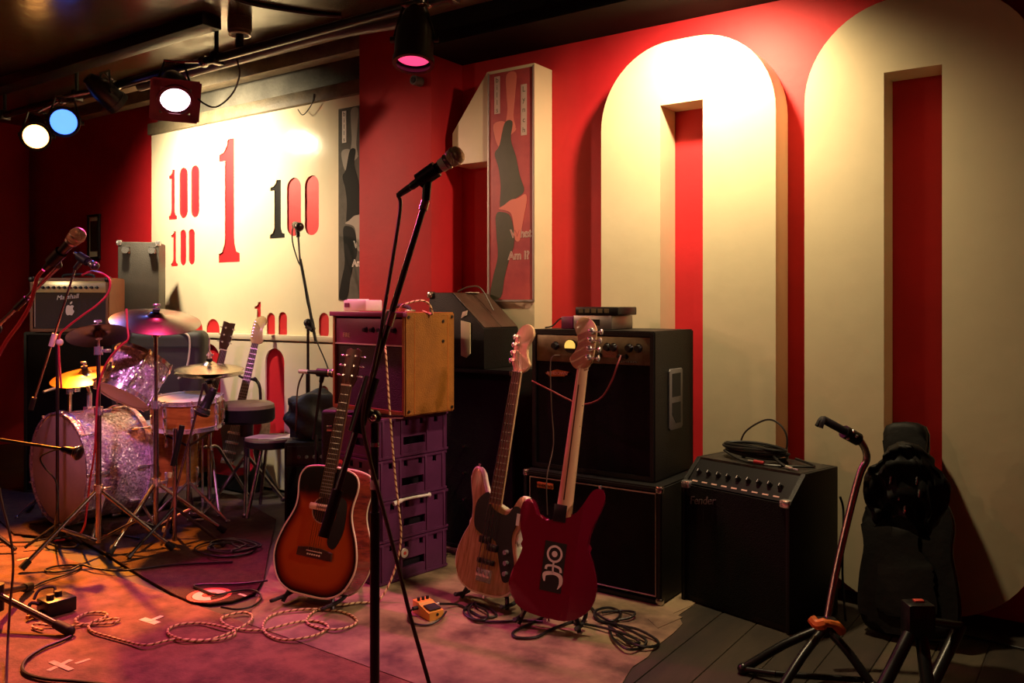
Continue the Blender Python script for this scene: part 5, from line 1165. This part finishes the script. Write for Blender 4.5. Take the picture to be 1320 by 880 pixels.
b1_, b2_ = P(397, 479, 4.52), P(436, 481, 4.46); mic('dark microphone lying level against the gold sided combo front, white plug behind', b1_, b2_, s=.9, grille='steel_dark'); clip(bs, P(414, 492, 4.52), b1_ + (b2_ - b1_) * .5, (b2_ - b1_).normalized())
B().rod(b1_ - (b2_ - b1_).normalized() * .055, b1_, .0105, n=12).obj('white_plug', 'white_plastic', bs, True)
cable('microphone_cable', 'short dark cable bending down from the white microphone plug', [b1_ - (b2_ - b1_).normalized() * .055, P(391, 480, 4.53), P(386, 492, 4.54), P(383, 508, 4.55), P(382, 540, 4.5), P(381, 556, 4.5)], .005, 'cable_brown')

# ------------------------------------------------------------------ on the floor
rugp = [(18, 691), (105, 699), (135, 716), (165, 735), (195, 753), (225, 770), (243, 778), (270, 782), (300, 778), (328, 768), (340, 750), (346, 715), (356, 672), (300, 640), (160, 618), (-40, 636)]
rp = [F(x, y, 0) for x, y in rugp]
rug = tag(B().prism([(p.x, p.y) for p in rp], .0069, .0145, .002).obj('drum_rug', 'rug'), 'dark brown rubber backed rug under the drum kit with a round logo', 'rug')
lc = F(270, 771, 0)
def sector(r0, r1, a0, a1, z0, z1, c, m, sx=1.0):
    st = [R(a0 + (a1 - a0) * k / 24) for k in range(25)]
    pts = [(c.x + r1 * math.cos(a), c.y + r1 * math.sin(a) * sx) for a in st] + [(c.x + r0 * math.cos(a), c.y + r0 * math.sin(a) * sx) for a in reversed(st)]
    return B().prism(pts, z0, z1).obj('rug_logo', m, rug, smooth=False)
sector(.072, .090, 0, 359, .0146, .0150, lc, 'sticker_red'); sector(.030, .068, 60, 330, .0146, .0152, lc, 'tape'); sector(.0, .026, 0, 359, .0146, .0152, lc, 'sticker_red')
def strip(px, wpx, lb, z=.0085, m='tape'):
    a, c = F(*px[0], z), F(*px[1], z); d = (c - a); Mz = Matrix.Translation(V(((a.x + c.x) / 2, (a.y + c.y) / 2, z))) @ Matrix.Rotation(math.atan2(d.y, d.x), 4, 'Z')
    tag(B().box((0, 0, 0), (d.length, wpx, .0008), M=Mz).obj('tape_mark', m), lb, 'tape')
strip(((183, 797), (203, 803)), .030, 'wider strip of the pale tape letter on the red carpet beside the woven cable', .0050)
strip(((192, 800.5), (209, 793.5)), .020, 'narrower strip of the pale tape letter on the red carpet beside the woven cable', .0062)
strip(((62, 864), (92, 850)), .020, 'worn tape strip of the cross near the black lead, rising to the rug', .0050, 'paper_worn'); strip(((66, 852), (92, 863)), .020, 'worn tape strip of the cross near the black lead, falling to the stage edge', .0062, 'paper_worn')
strip(((97, 855), (116, 849)), .016, 'small worn tape scrap beside the tape cross', .0050, 'paper_worn')
strip(((22, 722), (41, 718)), .016, 'pale tape scrap on the orange carpet in front of the rug', .0050); strip(((308, 765), (317, 768)), .012, 'thin white tape scrap at the rug corner', .0156)
cable('floor_cable', 'black lead winding from the microphone stand foot over the red carpet', [F(92, 820, .012), F(76, 827, .012), F(58, 834, .012), F(38, 846, .012), F(29, 858, .012), F(34, 868, .012), F(60, 875, .012), F(100, 878, .012), F(150, 884, .012), F(230, 900, .012)], .0058, 'cable_black', 8)
cable('floor_cable', 'dark lead looping out over the rug edge onto the orange carpet', [F(40, 757, .014), F(60, 748, .012), F(85, 740, .012), F(102, 733, .012), F(104, 729, .012), F(92, 728, .012), F(70, 730, .012), F(58, 735, .012), F(72, 737, .012), F(92, 734, .014), F(106, 728, .024), F(125, 733, .022), F(160, 735, .022), F(220, 728, .022), F(300, 724, .022)], .0048, 'cable_black', 6)
cable('floor_cable', 'dark lead lying along the far edge of the orange carpet', [F(0, 699, .02), F(40, 698, .022), F(75, 692, .022), F(100, 700, .022), F(92, 706, .022), F(70, 703, .022), F(60, 697, .022), F(95, 690, .022), F(140, 688, .022), F(180, 694, .022)], .005, 'cable_black')
cable('floor_cable', 'dark lead with a jack plug curling over the round rug logo', [F(345, 748, .022), F(310, 752, .022), F(262, 753, .022), F(250, 755, .022), F(258, 759, .022), F(278, 766, .022), F(300, 762, .022), F(322, 760, .022), F(334, 764, .022), F(336, 772, .014), F(325, 781, .013), F(305, 785, .013), F(285, 782, .020)], .0045, 'cable_black')
b = B(); random.seed(21)
for k in range(5):
    cx, cy = 298 + random.uniform(-14, 14), 706 + random.uniform(-4, 4)
    b.tube([F(cx + (38 - 5 * k) * math.cos(R(a)) + random.uniform(-6, 6), cy + (10 - k) * math.sin(R(a)), .024 + .008 * k) for a in range(0, 360, 36)], .005, 6, 4, True)
tag(b.obj('floor_cable', 'cable_black'), 'tangled heap of black leads on the rug behind the acoustic guitar', 'cable')
# pedals
bp = F(62, 797, .006); pb = thing('effects_pedal', 'black pedal box with plugs by the microphone stand foot', 'effects pedal', frame(bp, facing(bp, -24)))
B().box((.055, .05, .030), (.11, .10, .055), .004).obj('case', 'black_plastic', pb)
for x, y in ((.03, .05), (.07, .07)): B().rod((x, y, .057), (x, y, .075), .014, n=12).obj('footswitch', 'steel_dark', pb)
B().tube([(.0, .07, .04), (-.03, .08, .05), (-.045, .06, .02), (-.03, .03, .008)], .007, 6).obj('plug_lead', 'black_rubber', pb); B().tube([(.07, .10, .05), (.08, .13, .075), (.03, .14, .075), (.0, .12, .05)], .006, 6).obj('plug_lead', 'black_rubber', pb)
for x in (-.06, -.03): B().rod((x, .02 - x * .3, .012), (x + .06, .05 - x * .3, .012), .008, n=10).obj('jack_plug', 'brass', pb)
yp = F(553.5, 801, .0068); ye = thing('effects_pedal', 'yellow effects pedal on the worn floor in front of the crates', 'effects pedal', frame(yp, facing(yp, -32)))
B().prism([(0, 0), (.125, 0), (.125, .050), (.075, .050), (.070, .040), (.0, .032)], 0, .066, .003, MX(0)).obj('case', 'pedal_yellow', ye)
B().box((.033, .036, .037), (.052, .05, .004), .001, M=Matrix.Translation((0, 0, 0)) @ Matrix.Rotation(.11, 4, 'X')).obj('rubber_pad', 'black_rubber', ye)
for k in range(3): B().rod((.013 + .020 * k, .10, .050), (.013 + .020 * k, .10, .062), .0065, n=10).obj('knob', 'black_rubber', ye)
B().rod((.036, .001, .020), (.036, -.003, .020), .0055, n=10).obj('jack_socket', 'black_rubber', ye)
B().rod((.066, .07, .03), (.085, .07, .03), .009, n=10).obj('jack_plug', 'chrome', ye); B().rod((-.002, .085, .03), (-.022, .085, .03), .008, n=10).obj('jack_plug', 'black_rubber', ye)
b = B(); b.tube([WM[ye.name] @ V((.085, .07, .03)), F(590, 779, .014), F(606, 787, .013), F(622, 795, .013), F(640, 793, .013), F(628, 782, .013), F(608, 778, .013), F(598, 788, .013), F(612, 799, .013), F(640, 801, .013), F(672, 799, .013), F(700, 801, .013)], .0048, 6); b.tube([F(612, 776, .02), F(604, 786, .02), F(610, 797, .02), F(626, 798, .02), F(628, 788, .02), F(614, 780, .02)], .0046, 6, 6, True)
tag(b.obj('floor_cable', 'cable_black'), 'tangled black lead running from the yellow pedal under the basses', 'cable')
cable('floor_cable', 'short black lead curving round the front of the yellow pedal', [WM[ye.name] @ V((-.022, .085, .03)), F(527, 790, .013), F(528, 800, .013), F(541, 805, .013), F(556, 804, .013), F(568, 797, .02), F(575, 788, .02)], .0042, 'cable_black')
b = B()
b.tube([F(700, 795, .013), F(678, 806, .013), F(662, 814, .013), F(665, 821, .013), F(690, 821, .013), F(712, 810, .013), F(740, 800, .013)], .005, 6)
for pts in ([(760, 780), (772, 793), (790, 800), (800, 790), (786, 783), (768, 787), (770, 798), (800, 806), (825, 812), (848, 826), (842, 833), (820, 831), (800, 818), (785, 806)], [(785, 806), (790, 822), (808, 836), (828, 834), (832, 824), (812, 812), (790, 803), (770, 800)], [(790, 800), (812, 796), (818, 789), (800, 787), (776, 789)], [(740, 803), (765, 806), (800, 815), (824, 826), (812, 829), (795, 817)]):
    b.tube([F(x, y, .013 + .005 * ((k * 7) % 3)) for k, (x, y) in enumerate(pts)], .005, 6)
tag(b.obj('floor_cable', 'cable_black'), 'tangled black leads coiled on the worn floor under the red bass', 'cable')
pk = F(745, 802, .0068)
b = B(); bmesh.ops.create_icosphere(b.bm, subdivisions=2, radius=1)
random.seed(12)
for v in b.bm.verts: s = 1 + random.uniform(-.22, .22); v.co = V((v.co.x * .034 * s, v.co.y * .024 * s, max(-.6, v.co.z) * .022 * s))
o_ = b.obj('crumpled_wrapper', 'paper_worn', sharp=5); o_.location = pk + V((0, 0, .014)); o_.rotation_euler = (0, 0, .5); tag(o_, 'crumpled pale wrapper under the foot of the red bass', 'litter')

# ------------------------------------------------------------------ the dark corner beside the guitar combo
gs_b = P(1072, 800, 2.95); gs_b = V((gs_b.x, gs_b.y, FZ + .004))
gst = thing('guitar_stand', 'empty guitar stand with bent neck and orange tape, in front of the guitar combo', 'guitar stand', gs_b)
up_ = [P(1066, 800, 2.86), P(1078, 735, 2.90), P(1094, 665, 2.93), P(1108, 612, 2.95), P(1117, 592, 2.95), P(1114, 576, 2.94), P(1104, 563, 2.93), P(1096, 558, 2.92)]
B().tube(up_, .0125, 10, 5).obj('neck_tube', 'chrome_worn', gst, True)
rodp(gst, 'neck_arm', P(1099, 561, 2.92), P(1062, 541, 2.88), .014, 'black_rubber', 12)
B().rod(P(1106, 566, 2.93), P(1088, 556, 2.91), .023, n=12).obj('clutch', 'black_plastic', gst, True)
for x, y in ((1100, 556), (1093, 565), (1104, 562)): B().sph(P(x, y, 2.90), .006, n=8).obj('bolt', 'chrome', gst, True)
for dx in (0, 5): B().tube([P(1066, 543, 2.885), P(1059 + dx * .6, 539, 2.87 - dx * .012), P(1053 + dx, 549 + dx * .5, 2.86 - dx * .012)], .0075, 8, 4).obj('yoke_prong', 'black_rubber', gst, True)
hubp = P(1064, 808, 2.80)
B().box((0, 0, 0), (.075, .05, .06), .01, M=Matrix.Translation(hubp) @ Matrix.Rotation(YAW, 4, 'Z')).obj('hub', 'black_plastic', gst, True)
B().tube([P(1046, 797, 2.76), P(1054, 805, 2.74), P(1066, 803, 2.73), P(1078, 806, 2.74), P(1086, 815, 2.75)], [.016, .018, .012, .016, .012], 8, 4).obj('orange_tape', 'orange_tape', gst, True)
for q in (F(958, 862, .018), F(1004, 893, .018), F(1126, 886, .018)):
    B().tube([hubp, (hubp + q) / 2 + V((0, 0, .012)), q], .0145, 10, 3).sph(q, .02, n=10).obj('leg', 'black_metal', gst, True)
rodp(gst, 'cross_bar', F(1000, 868, .03), F(1112, 876, .03), .009, 'black_metal'); rodp(gst, 'cross_bar', F(958, 862, .02), F(1000, 868, .03), .009, 'black_metal')
gb_b = P(1172, 806, 3.08); gb_t = P(1168, 548, 3.30); GG = gframe(V((gb_b.x, gb_b.y, FZ + .012)), gb_t, 8)
bag = thing('gig_bag', 'black padded gig bag leaning on the giant zero with a dark slot', 'bag', GG)
o = smooth2([(0, 0), (-.13, .01), (-.165, .08), (-.16, .20), (-.145, .30), (-.155, .40), (-.12, .47), (-.085, .52), (-.07, .62), (-.068, .76), (.068, .76), (.07, .62), (.085, .52), (.135, .47), (.155, .40), (.145, .30), (.16, .20), (.165, .08), (.13, .01)], 4)
B().prism(o, -.055, .055, .028, seg=4).obj('shell', 'leather', bag)
B().prism([(x * .62, .06 + y * .42) for x, y in o], .05, .068, .008).obj('pocket', 'leather', bag)
B().tube([(x * 1.0, y, .0) for x, y in o], .006, 6, 0, True).obj('zip', 'steel_dark', bag)
b = B(); bmesh.ops.create_icosphere(b.bm, subdivisions=5, radius=1)
for v in b.bm.verts:
    c = v.co; pw = lambda t, e: math.copysign(abs(t) ** e, t)
    fold = .010 * math.sin(c.x * 9 + c.z * 4) + .008 * math.sin(c.z * 13 - c.x * 6) + .005 * math.sin(c.x * 23 + c.z * 17)
    x, y, z = pw(c.x, .62) * (.118 + .016 * math.sin(c.z * 5 + 1)), pw(c.y, .8) * .062, pw(c.z, .66) * .150
    v.co = V((x + fold * .5, y - .055 + fold + .05 * (1 - z / .15) * 0, z + .022 * math.sin(c.x * 4 + 2) * (1 if c.z < 0 else .8)))
lj = b.obj('leather_jacket', 'leather'); jp = P(1168, 632, 2.97); lj.location = jp; lj.rotation_euler = (R(-10), R(4), YAW - .45); tag(lj, 'black leather jacket hung over the gig bag', 'jacket')
WM[lj.name] = Matrix.LocRotScale(jp, lj.rotation_euler, None)
for x, z in ((-.05, .03), (-.02, -.02), (.03, .04), (.04, .0), (.0, -.06)): B().box((x, -.125, z), (.006, .01, .026), .002).obj('buckle', 'chrome', lj)
fs = P(1183, 800, 2.62); fst = thing('folding_stand', 'black folding stand with a square head beside the orange taped guitar stand', 'stand', V((fs.x, fs.y, FZ + .004)))
B().box((0, 0, 0), (.085, .07, .11), .012, M=Matrix.Translation(P(1183, 798, 2.62)) @ Matrix.Rotation(YAW, 4, 'Z')).obj('head', 'black_plastic', fst, True)
B().box((0, 0, 0), (.03, .02, .006), .002, M=Matrix.Translation(P(1184, 798, 2.62) + V((0, 0, .058))) @ Matrix.Rotation(YAW, 4, 'Z')).obj('catch', 'sticker_red', fst, True)
for a, q in ((P(1172, 818, 2.60), F(1118, 925, .02)), (P(1188, 822, 2.60), F(1202, 930, .02)), (P(1238, 806, 2.78), F(1196, 892, .02))): B().rod(a, q, .0195, n=12).sph(q, .022, n=8).obj('leg', 'black_metal', fst, True)
B().rod(P(1238, 806, 2.78), P(1190, 800, 2.64), .014, n=10).obj('cross_bar', 'black_metal', fst, True)
cable('floor_cable', 'thin lead crossing the floorboards beside the folding stand', [F(1195, 806, .010), F(1228, 815, .010), F(1262, 823, .010), F(1330, 838, .010), F(1400, 850, .010)], .004, 'cable_black')
cable('mains_cable', 'black mains lead falling behind the guitar combo', [P(1083, 640, 3.40), P(1087, 656, 3.40), P(1087, 690, 3.38), P(1086, 740, 3.36), F(1090, 800, .012)], .005, 'cable_black')
